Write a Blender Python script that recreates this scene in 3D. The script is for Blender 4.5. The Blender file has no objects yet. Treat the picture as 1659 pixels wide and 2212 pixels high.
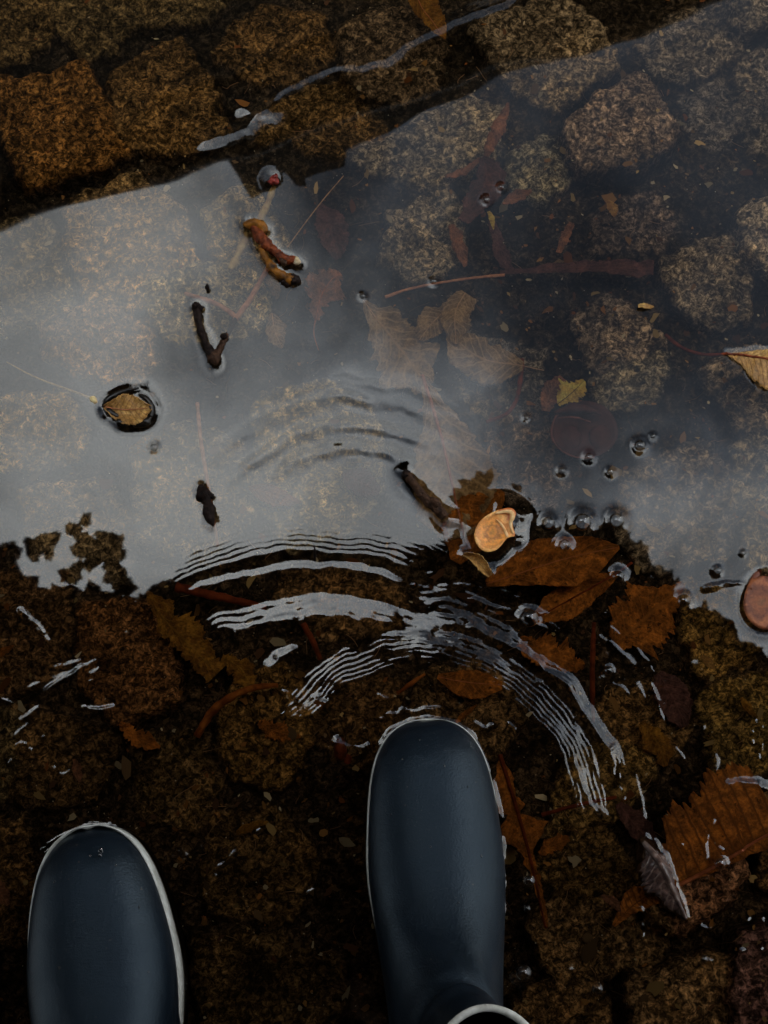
import bpy, bmesh, math, random
import numpy as np
from mathutils import Vector

# ------------------------------------------------------------------ camera, sky, sun, exposure
H = 1.2                                  # camera height above the water (m)
TILT = math.radians(14.0)                # tilt forward from straight down
HF = math.radians(30.0)                  # horizontal angle of view
SUN_EL, SUN_AZ = math.radians(33), math.radians(40)   # azimuth from +Y (forward) towards +X
EXPOSURE = 2.42
scene = bpy.context.scene
col = scene.collection
random.seed(7)
RNG = np.random.default_rng(11)

cam_d = bpy.data.cameras.new("camera")
cam = bpy.data.objects.new("camera", cam_d); col.objects.link(cam)
cam.location = (0, 0, H); cam.rotation_euler = (TILT, 0, 0)
cam_d.sensor_fit = 'HORIZONTAL'; cam_d.angle = HF
cam_d.clip_start = 0.02; cam_d.clip_end = 500
scene.camera = cam

CT, ST, TH = math.cos(TILT), math.sin(TILT), math.tan(HF / 2)
def raydir(u, v):
    xn = (u - 829.5) / 829.5 * TH; yn = -(v - 1106.0) / 829.5 * TH
    return np.array([xn, yn * CT + ST, yn * ST - CT])
def P(u, v, z=0.0):
    d = raydir(u, v); t = (z - H) / d[2]
    return np.array([d[0] * t, d[1] * t, z])
def world2px(x, y, z=0.0):
    dz = z - H
    yc = y * CT + dz * ST; zc = -y * ST + dz * CT
    return 829.5 + x / (-zc) / TH * 829.5, 1106.0 - yc / (-zc) / TH * 829.5
def mirror(u, v, z):
    """point at height z met by the line of sight of (u, v) after it bounces off the water"""
    p = P(u, v, 0); d = raydir(u, v); t = z / -d[2]
    return np.array([p[0] + d[0] * t, p[1] + d[1] * t, z])

world = bpy.data.worlds.new("World"); scene.world = world; world.use_nodes = True
def N(nt, typ, **kw):
    n = nt.nodes.new(typ)
    for k, v in kw.items():
        if k in n.inputs.keys() if not hasattr(n, k) else False: n.inputs[k].default_value = v
        else: setattr(n, k, v)
    return n
def L(nt, a, b): nt.links.new(a, b)
def math_node(nt, op, a=None, b=None, clamp=False):
    n = nt.nodes.new('ShaderNodeMath'); n.operation = op; n.use_clamp = clamp
    for i, x in enumerate((a, b)):
        if x is None: continue
        if isinstance(x, (int, float)): n.inputs[i].default_value = x
        else: nt.links.new(x, n.inputs[i])
    return n.outputs[0]
def ramp(nt, fac, stops, interp='LINEAR'):
    n = nt.nodes.new('ShaderNodeValToRGB'); cr = n.color_ramp; cr.interpolation = interp
    while len(cr.elements) < len(stops): cr.elements.new(0.5)
    for e, (p, c) in zip(cr.elements, stops):
        e.position = p; e.color = (c[0], c[1], c[2], 1) if not isinstance(c, (int, float)) else (c, c, c, 1)
    nt.links.new(fac, n.inputs[0]); return n.outputs[0]
def mixc(nt, fac, a, b, mode='MIX'):
    n = nt.nodes.new('ShaderNodeMix'); n.data_type = 'RGBA'; n.blend_type = mode
    for i, x in ((0, fac), (6, a), (7, b)):
        if isinstance(x, (int, float)): n.inputs[i].default_value = x
        elif isinstance(x, tuple): n.inputs[i].default_value = (x[0], x[1], x[2], 1)
        else: nt.links.new(x, n.inputs[i])
    return n.outputs[2]
def noise(nt, vec, scale, detail=3, rough=0.55, dist=0.0, out=0):
    n = nt.nodes.new('ShaderNodeTexNoise')
    n.inputs['Scale'].default_value = scale; n.inputs['Detail'].default_value = detail
    n.inputs['Roughness'].default_value = rough; n.inputs['Distortion'].default_value = dist
    if vec is not None: nt.links.new(vec, n.inputs['Vector'])
    return n.outputs[out]

wt = world.node_tree; wt.nodes.clear()
wout = wt.nodes.new('ShaderNodeOutputWorld'); wbg = wt.nodes.new('ShaderNodeBackground')
sky = wt.nodes.new('ShaderNodeTexSky'); sky.sky_type = 'NISHITA'; sky.sun_disc = False
sky.sun_elevation = SUN_EL; sky.sun_rotation = SUN_AZ
wco = wt.nodes.new('ShaderNodeTexCoord').outputs['Generated']
cl = noise(wt, wco, 5.5, 5, 0.55, 0.8)
cloud = ramp(wt, cl, [(0.30, 0.40), (0.5, 0.88), (0.66, 1.25)])
def cloud_bank(u, v, r0, r1, dark):
    d = raydir(u, v); d = d / np.linalg.norm(d); d[2] = -d[2]
    vd = wt.nodes.new('ShaderNodeVectorMath'); vd.operation = 'DISTANCE'
    vd.inputs[1].default_value = d
    warp = wt.nodes.new('ShaderNodeVectorMath'); warp.operation = 'ADD'
    nz = wt.nodes.new('ShaderNodeVectorMath'); nz.operation = 'MULTIPLY_ADD'
    L(wt, noise(wt, wco, 7.0, 4, 0.6, 0.0, 1), nz.inputs[0])
    nz.inputs[1].default_value = (0.34,) * 3; nz.inputs[2].default_value = (-0.17,) * 3
    L(wt, wco, warp.inputs[0]); L(wt, nz.outputs[0], warp.inputs[1]); L(wt, warp.outputs[0], vd.inputs[0])
    mr = wt.nodes.new('ShaderNodeMapRange'); mr.interpolation_type = 'SMOOTHSTEP'
    L(wt, vd.outputs['Value'], mr.inputs[0])
    mr.inputs[1].default_value = r0; mr.inputs[2].default_value = r1
    mr.inputs[3].default_value = dark; mr.inputs[4].default_value = 1.0
    return mr.outputs[0]
b = cloud
for bank in ((1590, 240, 0.10, 0.40, 0.12), (1340, 860, 0.03, 0.18, 0.30), (760, 480, 0.02, 0.19, 0.48), (1120, 620, 0.02, 0.16, .6)):
    b = mixc(wt, 1.0, b, cloud_bank(*bank), 'MULTIPLY')
sepz = wt.nodes.new('ShaderNodeSeparateXYZ'); L(wt, wco, sepz.inputs[0])
mrz = wt.nodes.new('ShaderNodeMapRange'); mrz.interpolation_type = 'SMOOTHSTEP'; L(wt, sepz.outputs[2], mrz.inputs[0])
mrz.inputs[1].default_value = .62; mrz.inputs[2].default_value = .92; mrz.inputs[3].default_value = .22; mrz.inputs[4].default_value = 1.0
b = mixc(wt, 1.0, b, mrz.outputs[0], 'MULTIPLY')
hue = mixc(wt, 1.0, b, mixc(wt, cloud_bank(1590, 240, .10, .42, 0.0), (6.4, 7.6, 9.4), (7.25, 7.5, 7.45)), 'MULTIPLY')
L(wt, mixc(wt, 0.06, hue, sky.outputs[0]), wbg.inputs[0]); wbg.inputs[1].default_value = 0.15
L(wt, wbg.outputs[0], wout.inputs[0])

sun_d = bpy.data.lights.new("sun", 'SUN'); sun_d.energy = 0.5; sun_d.angle = math.radians(14); sun_d.color = (1, 0.95, 0.88)
sun = bpy.data.objects.new("sun", sun_d); col.objects.link(sun)
sd = Vector((math.sin(SUN_AZ) * math.cos(SUN_EL), math.cos(SUN_AZ) * math.cos(SUN_EL), math.sin(SUN_EL)))
sun.rotation_euler = sd.to_track_quat('Z', 'Y').to_euler(); sun.location = (3, 4, 8)

vs = scene.view_settings
scene.display_settings.display_device = 'sRGB'
vs.view_transform = 'Standard'; vs.look = 'None'; vs.gamma = 1; vs.use_curve_mapping = False; vs.exposure = EXPOSURE
scene.cycles.use_denoising = True
scene.cycles.max_bounces = 8; scene.cycles.transparent_max_bounces = 16

# ------------------------------------------------------------------ small helpers
def tag(o, label=None, cat=None, group=None, kind=None):
    if label: o['label'] = label
    if cat: o['category'] = cat
    if group: o['group'] = group
    if kind: o['kind'] = kind
    return o
def link(o, parent=None):
    col.objects.link(o)
    if parent is not None: o.parent = parent
    return o
def empty(name, loc=(0, 0, 0)):
    o = bpy.data.objects.new(name, None); o.location = loc; o.empty_display_size = 0.05
    return link(o)
def meshobj(name, verts, faces, mat, parent=None, smooth=True, uv=None, colr=None):
    """verts in world coordinates; the object's origin is put at its parent's (or its own centre)"""
    verts = np.asarray(verts, dtype=np.float64).reshape(-1, 3)
    org = np.array(parent.location) if parent is not None else np.array([0.0, 0, 0])
    if parent is not None and parent.parent is not None: org = org + np.array(parent.parent.location)
    me = bpy.data.meshes.new(name)
    if isinstance(faces, np.ndarray):
        n, k = faces.shape
        me.vertices.add(len(verts)); me.vertices.foreach_set('co', (verts - org).astype(np.float32).ravel())
        me.loops.add(n * k); me.loops.foreach_set('vertex_index', faces.astype(np.int32).ravel())
        me.polygons.add(n); me.polygons.foreach_set('loop_start', np.arange(0, n * k, k, dtype=np.int32))
        me.update(calc_edges=True)
    else:
        me.from_pydata([tuple(p) for p in (verts - org)], [], faces); me.update()
    if smooth: me.polygons.foreach_set('use_smooth', np.ones(len(me.polygons), dtype=bool))
    if uv is not None:
        idx = np.zeros(len(me.loops), dtype=np.int32); me.loops.foreach_get('vertex_index', idx)
        lay = me.uv_layers.new(name='UVMap'); lay.data.foreach_set('uv', np.asarray(uv, np.float32)[idx].ravel())
    if colr is not None:
        a = me.color_attributes.new('tint', 'FLOAT_COLOR', 'POINT')
        c = np.ones((len(verts), 4), np.float32); c[:, :3] = colr
        a.data.foreach_set('color', c.ravel())
    if mat: me.materials.append(mat)
    o = bpy.data.objects.new(name, me)
    link(o, parent)
    return o
def gridfaces(nx, ny):
    i = np.arange(ny - 1)[:, None] * nx + np.arange(nx - 1)[None, :]
    i = i.ravel()
    return np.stack([i, i + 1, i + nx + 1, i + nx], 1)
def hashn(ix, iy, seed):
    h = (ix.astype(np.int64) * 374761393 + iy.astype(np.int64) * 668265263 + seed * 974634777) & 0xffffffff
    h = ((h ^ (h >> 13)) * 1274126177) & 0xffffffff
    h = h ^ (h >> 16)
    return (h & 0xffffff) / float(0xffffff)
def vnoise(x, y, seed=0):
    xi = np.floor(x); yi = np.floor(y); fx = x - xi; fy = y - yi
    fx = fx * fx * fx * (fx * (fx * 6 - 15) + 10); fy = fy * fy * fy * (fy * (fy * 6 - 15) + 10)
    a = hashn(xi, yi, seed); b_ = hashn(xi + 1, yi, seed); c = hashn(xi, yi + 1, seed); d = hashn(xi + 1, yi + 1, seed)
    return (a + (b_ - a) * fx + (c - a) * fy + (a - b_ - c + d) * fx * fy) * 2 - 1
def fbm(x, y, seed=0, oct=4, gain=0.5):
    s = 0; a = 1.0
    for k in range(oct):
        s = s + a * vnoise(x * 2 ** k + 13.7 * k, y * 2 ** k - 7.1 * k, seed + k); a *= gain
    return s
def sstep(a, b_, x):
    t = np.clip((x - a) / (b_ - a), 0, 1); return t * t * (3 - 2 * t)
def chaikin(pts, n=2, closed=True, k=.25):
    p = np.asarray(pts, float)
    for _ in range(n):
        if closed:
            q = np.roll(p, -1, 0); p = np.stack([p * (1 - k) + q * k, p * k + q * (1 - k)], 1).reshape(-1, p.shape[1])
        else:
            a, c = p[:-1], p[1:]
            m = np.stack([a * .75 + c * .25, a * .25 + c * .75], 1).reshape(-1, p.shape[1])
            p = np.vstack([p[:1], m, p[-1:]])
    return p
def seg_dist(X, Y, pts, closed=False):
    best = np.full(X.shape, 1e9)
    n = len(pts)
    for i in range(n if closed else n - 1):
        ax, ay = pts[i][0], pts[i][1]; bx, by = pts[(i + 1) % n][0], pts[(i + 1) % n][1]
        dx, dy = bx - ax, by - ay; l2 = dx * dx + dy * dy + 1e-12
        t = np.clip(((X - ax) * dx + (Y - ay) * dy) / l2, 0, 1)
        best = np.minimum(best, (X - ax - t * dx) ** 2 + (Y - ay - t * dy) ** 2)
    return np.sqrt(best)
def inside(X, Y, pts):
    r = np.zeros(X.shape, bool); n = len(pts)
    for i in range(n):
        ax, ay = pts[i][0], pts[i][1]; bx, by = pts[(i + 1) % n][0], pts[(i + 1) % n][1]
        c = (ay > Y) != (by > Y)
        r ^= c & (X < (bx - ax) * (Y - ay) / (by - ay + 1e-15) + ax)
    return r
def tube(path, rad, seg=10, knob=0.0, seed=0, cap=True):
    """swept round tube with an uneven radius; returns verts, faces"""
    path = np.asarray(path, float); n = len(path)
    rad = np.interp(np.linspace(0, 1, n), np.linspace(0, 1, len(rad)), rad)
    t = np.gradient(path, axis=0); t /= np.linalg.norm(t, axis=1)[:, None] + 1e-12
    V = []; F = []
    up = np.array([0, 0, 1.0]) if abs(t[0][2]) < 0.9 else np.array([0, 1.0, 0])
    ang = np.linspace(0, 2 * math.pi, seg, endpoint=False)
    for i in range(n):
        a = np.cross(t[i], up); a /= np.linalg.norm(a) + 1e-12; c = np.cross(a, t[i])
        k = 1 + knob * (vnoise(np.full(seg, i * 0.45) , ang * 1.1 + 3, seed) + 0.8 * vnoise(np.full(seg, i * 0.21), np.zeros(seg), seed + 5))
        ring = path[i] + (np.cos(ang) * rad[i] * k)[:, None] * a + (np.sin(ang) * rad[i] * k)[:, None] * c
        V.append(ring)
        if i:
            for j in range(seg):
                F.append(((i - 1) * seg + j, (i - 1) * seg + (j + 1) % seg, i * seg + (j + 1) % seg, i * seg + j))
    V = np.vstack(V)
    if cap:
        F.append(tuple(range(seg))[::-1]); F.append(tuple(range((n - 1) * seg, n * seg)))
    return V, F
def join(parts):
    V = []; F = []; o = 0
    for v, f in parts:
        V.append(np.asarray(v, float)); F += [tuple(int(i) + o for i in q) for q in f]; o += len(v)
    return np.vstack(V), F
def box(c, s):
    c = np.asarray(c, float); s = np.asarray(s, float) / 2
    v = [c + s * np.array(k) for k in ((-1, -1, -1), (1, -1, -1), (1, 1, -1), (-1, 1, -1), (-1, -1, 1), (1, -1, 1), (1, 1, 1), (-1, 1, 1))]
    return np.array(v), [(0, 3, 2, 1), (4, 5, 6, 7), (0, 1, 5, 4), (1, 2, 6, 5), (2, 3, 7, 6), (3, 0, 4, 7)]
def dense(pts, step):
    """resample an open polyline (any dimension) at about the given step"""
    p = np.asarray(pts, float); d = np.r_[0, np.cumsum(np.linalg.norm(np.diff(p, axis=0), axis=1))]
    n = max(3, int(d[-1] / step) + 1); s = np.linspace(0, d[-1], n)
    return np.stack([np.interp(s, d, p[:, k]) for k in range(p.shape[1])], 1)

# ------------------------------------------------------------------ materials
def new_mat(name):
    m = bpy.data.materials.new(name); m.use_nodes = True; nt = m.node_tree
    bs = nt.nodes['Principled BSDF']; return m, nt, bs
def objco(nt): return nt.nodes.new('ShaderNodeTexCoord').outputs['Object']
def bump(nt, bs, h, strength, dist):
    n = nt.nodes.new('ShaderNodeBump'); n.inputs['Strength'].default_value = strength; n.inputs['Distance'].default_value = dist
    L(nt, h, n.inputs['Height']); L(nt, n.outputs[0], bs.inputs['Normal'])
def plain(name, c, rough=0.6, c2=None, scale=60, bstr=0.2, bdist=0.001, spec=0.4):
    m, nt, bs = new_mat(name)
    c2 = c2 or tuple(x * 0.6 for x in c)
    g = nt.nodes.new('ShaderNodeNewGeometry').outputs['Position']
    nz = noise(nt, g, scale, 4, 0.6)
    L(nt, ramp(nt, nz, [(0.35, c2), (0.65, c)]), bs.inputs['Base Color'])
    bs.inputs['Roughness'].default_value = rough; bs.inputs['Specular IOR Level'].default_value = spec
    bump(nt, bs, nz, bstr, bdist); return m

def stone_material():
    m, nt, bs = new_mat('granite_setts')
    co = objco(nt)
    at = nt.nodes.new('ShaderNodeAttribute'); at.attribute_name = 'tint'
    sp = noise(nt, co, 190, 5, 0.74, 0.9)
    fl = noise(nt, co, 85, 5, 0.7, 1.1)
    lo = noise(nt, co, 16, 4, 0.6, 0.3)
    base = ramp(nt, sp, [(0.38, (0.20, 0.20, 0.20)), (0.48, (0.9, 0.9, 0.88)), (0.55, (2.5, 2.45, 2.35)), (0.68, (5.0, 4.8, 4.4))])
    worm = ramp(nt, fl, [(0.40, 0.30), (0.52, 0.9), (0.64, 1.9)])
    c = mixc(nt, 1.0, base, worm, 'MULTIPLY')
    stain = ramp(nt, lo, [(0.3, (0.45, 0.44, 0.42)), (0.52, (0.95, 0.93, 0.9)), (0.7, (1.5, 1.38, 1.15))])
    c = mixc(nt, 1.0, c, stain, 'MULTIPLY')
    c = mixc(nt, 1.0, c, at.outputs['Color'], 'MULTIPLY')
    c = mixc(nt, 1.0, c, (1.9, 1.85, 1.8), 'MULTIPLY')
    L(nt, c, bs.inputs['Base Color']); bs.inputs['Roughness'].default_value = 0.9
    bs.inputs['Specular IOR Level'].default_value = 0.08
    bump(nt, bs, sp, 0.6, 0.0015)
    return m
def water_material(name='puddle_water', tint=(0.56, 0.50, 0.41), mult=1.45):
    m = bpy.data.materials.new(name); m.use_nodes = True; nt = m.node_tree; nt.nodes.clear()
    out = nt.nodes.new('ShaderNodeOutputMaterial'); mx = nt.nodes.new('ShaderNodeMixShader')
    tr = nt.nodes.new('ShaderNodeBsdfTransparent'); gl = nt.nodes.new('ShaderNodeBsdfGlossy'); fr = nt.nodes.new('ShaderNodeFresnel')
    fr.inputs['IOR'].default_value = 1.333; gl.inputs['Roughness'].default_value = 0.018; gl.inputs['Color'].default_value = (1, 1, 1, 1)
    tr.inputs[0].default_value = (*tint, 1)
    L(nt, math_node(nt, 'MULTIPLY', fr.outputs[0], mult, True), mx.inputs[0]); L(nt, tr.outputs[0], mx.inputs[1]); L(nt, gl.outputs[0], mx.inputs[2]); L(nt, mx.outputs[0], out.inputs[0])
    return m
def leaf_material(name, c1, c2, vein, nveins=9, slope=2.2, vstr=0.8, rough=0.6, spot=0.5, spec=0.35):
    m, nt, bs = new_mat(name)
    uvn = nt.nodes.new('ShaderNodeUVMap'); sep = nt.nodes.new('ShaderNodeSeparateXYZ'); L(nt, uvn.outputs[0], sep.inputs[0])
    g = nt.nodes.new('ShaderNodeNewGeometry').outputs['Position']
    w = math_node(nt, 'ABSOLUTE', math_node(nt, 'SUBTRACT', sep.outputs[1], 0.5))
    wig = math_node(nt, 'MULTIPLY', math_node(nt, 'SUBTRACT', noise(nt, g, 120, 2), 0.5), 0.35)
    ph = math_node(nt, 'ADD', math_node(nt, 'SUBTRACT', math_node(nt, 'MULTIPLY', sep.outputs[0], nveins), math_node(nt, 'MULTIPLY', w, slope * 2)), wig)
    fr = math_node(nt, 'FRACT', math_node(nt, 'ADD', ph, 20.0))
    dist = math_node(nt, 'ABSOLUTE', math_node(nt, 'SUBTRACT', fr, 0.5))       # 0 on a vein
    line = ramp(nt, dist, [(0.0, 1.0), (0.07, 0.55), (0.16, 0.0)])
    mid = ramp(nt, w, [(0.0, 1.0), (0.02, 0.7), (0.045, 0.0)])
    vn = math_node(nt, 'MAXIMUM', line, mid)
    bl = noise(nt, g, 75, 6, 0.7, 0.6); fine = noise(nt, g, 380, 4, 0.7)
    c = ramp(nt, bl, [(0.34, tuple(x * .55 for x in c2)), (0.48, c2), (0.64, c1)])
    c = mixc(nt, math_node(nt, 'MULTIPLY', ramp(nt, noise(nt, g, 160, 3, 0.6), [(0.60, 0.0), (0.68, 1.0)]), spot), c, tuple(x * 0.3 for x in c2))
    c = mixc(nt, 0.8, c, ramp(nt, fine, [(0.3, 0.3), (0.7, 1.5)]), 'MULTIPLY')
    c = mixc(nt, math_node(nt, 'MULTIPLY', vn, vstr), c, vein)
    L(nt, c, bs.inputs['Base Color']); bs.inputs['Roughness'].default_value = rough; bs.inputs['Specular IOR Level'].default_value = spec
    bump(nt, bs, math_node(nt, 'ADD', vn, math_node(nt, 'MULTIPLY', fine, 0.5)), 0.5, 0.0008)
    return m
M = {}
M['stone'] = stone_material()
M['water'] = water_material()
M['bubble'] = water_material('bubble_film', (0.74, 0.74, 0.74), 3.0)
M['beige'] = leaf_material('beige_sunken_leaf', (0.527, 0.356, 0.196), (0.264, 0.174, 0.0948), (0.632, 0.447, 0.264), 8, 2.0, 0.6, 0.8, 0.3, 0.1)
M['rose'] = leaf_material('rose_brown_sunken_leaf', (0.454, 0.193, 0.105), (0.21, 0.0978, 0.0629), (0.525, 0.279, 0.174), 9, 2.0, 0.3, 0.8, 0.4, 0.1)
M['purple'] = leaf_material('purple_sodden_leaf', (0.188, 0.0885, 0.0816), (0.0952, 0.0476, 0.0476), (0.238, 0.102, 0.0952), 7, 2.0, 0.3, 0.8, 0.4, 0.1)
M['orange'] = leaf_material('orange_brown_leaf', (0.768, 0.266, 0.0467), (0.284, 0.1, 0.0201), (0.433, 0.167, 0.0402), 11, 2.6, 0.55, 0.7, 0.95, 0.1)
M['ribbed'] = leaf_material('ribbed_rust_leaf', (0.83, 0.301, 0.0528), (0.378, 0.136, 0.0301), (0.189, 0.0679, 0.0189), 10, 0.6, 1.0, 0.65, 0.9, 0.15)
M['ochre'] = leaf_material('ochre_leaf', (0.475, 0.238, 0.0387), (0.211, 0.0912, 0.0176), (0.317, 0.176, 0.0352), 9, 2.0, 0.5, 0.7, 0.6, 0.1)
M['yellow'] = leaf_material('yellow_leaf', (0.85, 0.762, 0.179), (0.714, 0.5, 0.107), (0.405, 0.286, 0.0714), 9, 2.6, 0.5, 0.7, 0.2, 0.1)
M['gold'] = leaf_material('golden_dry_leaf', (0.546, 0.325, 0.0975), (0.364, 0.182, 0.0468), (0.169, 0.0715, 0.0182), 10, 1.7, 0.8, 0.5, 0.25, 0.3)
M['dark_leaf'] = leaf_material('dark_wet_leaf', (0.018, 0.012, 0.008), (0.008, 0.006, 0.005), (0.03, 0.018, 0.01), 9, 2.0, 0.3, 0.3, 0.2, 0.4)
M['mauve'] = leaf_material('mauve_crumpled_leaf', (0.15, 0.085, 0.065), (0.05, 0.027, 0.024), (0.20, 0.13, 0.10), 9, 1.6, 0.7, 0.3, 0.4, 0.6)
M['rib_red'] = plain('reddish_midrib', (0.646, 0.209, 0.0968), 0.6, (0.354, 0.113, 0.0516), 200)
M['rib_rose'] = plain('rosy_midrib', (0.72, 0.30, 0.19), 0.6, (0.45, 0.17, 0.10), 200)
M['rib_pale'] = plain('pale_midrib', (0.811, 0.507, 0.304), 0.6, (0.507, 0.28, 0.152), 200)
M['straw'] = plain('straw_stalk', (0.85, 0.683, 0.331), 0.6, (0.538, 0.352, 0.166), 220)
M['bark_black'] = plain('black_wet_bark', (0.020, 0.011, 0.008), 0.55, (0.006, 0.004, 0.004), 260, 0.9, 0.003, 0.10)
M['bark_brown'] = plain('brown_wet_bark', (0.075, 0.036, 0.020), 0.55, (0.018, 0.010, 0.007), 220, 0.9, 0.003, 0.10)
M['bark_red'] = plain('red_wet_bark', (0.22, 0.048, 0.014), 0.45, (0.055, 0.012, 0.005), 180, 0.9, 0.003, 0.15)
M['bark_amber'] = plain('amber_wet_bark', (0.27, 0.10, 0.012), 0.45, (0.022, 0.010, 0.004), 110, 0.9, 0.003, 0.15)
M['twig_sunk'] = plain('sunken_twig', (0.85, 0.428, 0.263), 0.8, (0.504, 0.227, 0.151), 180, 0.3, 0.001, 0.1)
M['stick_red'] = plain('sunken_red_stick', (0.288, 0.0614, 0.023), 0.8, (0.106, 0.023, 0.0115), 90, 0.3, 0.001, 0.1)
M['stick_orange'] = plain('sunken_orange_stick', (0.48, 0.16, 0.032), 0.7, (0.192, 0.048, 0.0128), 90, 0.3, 0.001, 0.1)
M['cut_wood'] = plain('pale_cut_wood', (0.60, 0.50, 0.33), 0.7, (0.40, 0.27, 0.14), 300)
M['bud'] = plain('red_bud', (0.26, 0.022, 0.012), 0.5, (0.08, 0.010, 0.008), 420, 0.4, 0.001, 0.3)

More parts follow.
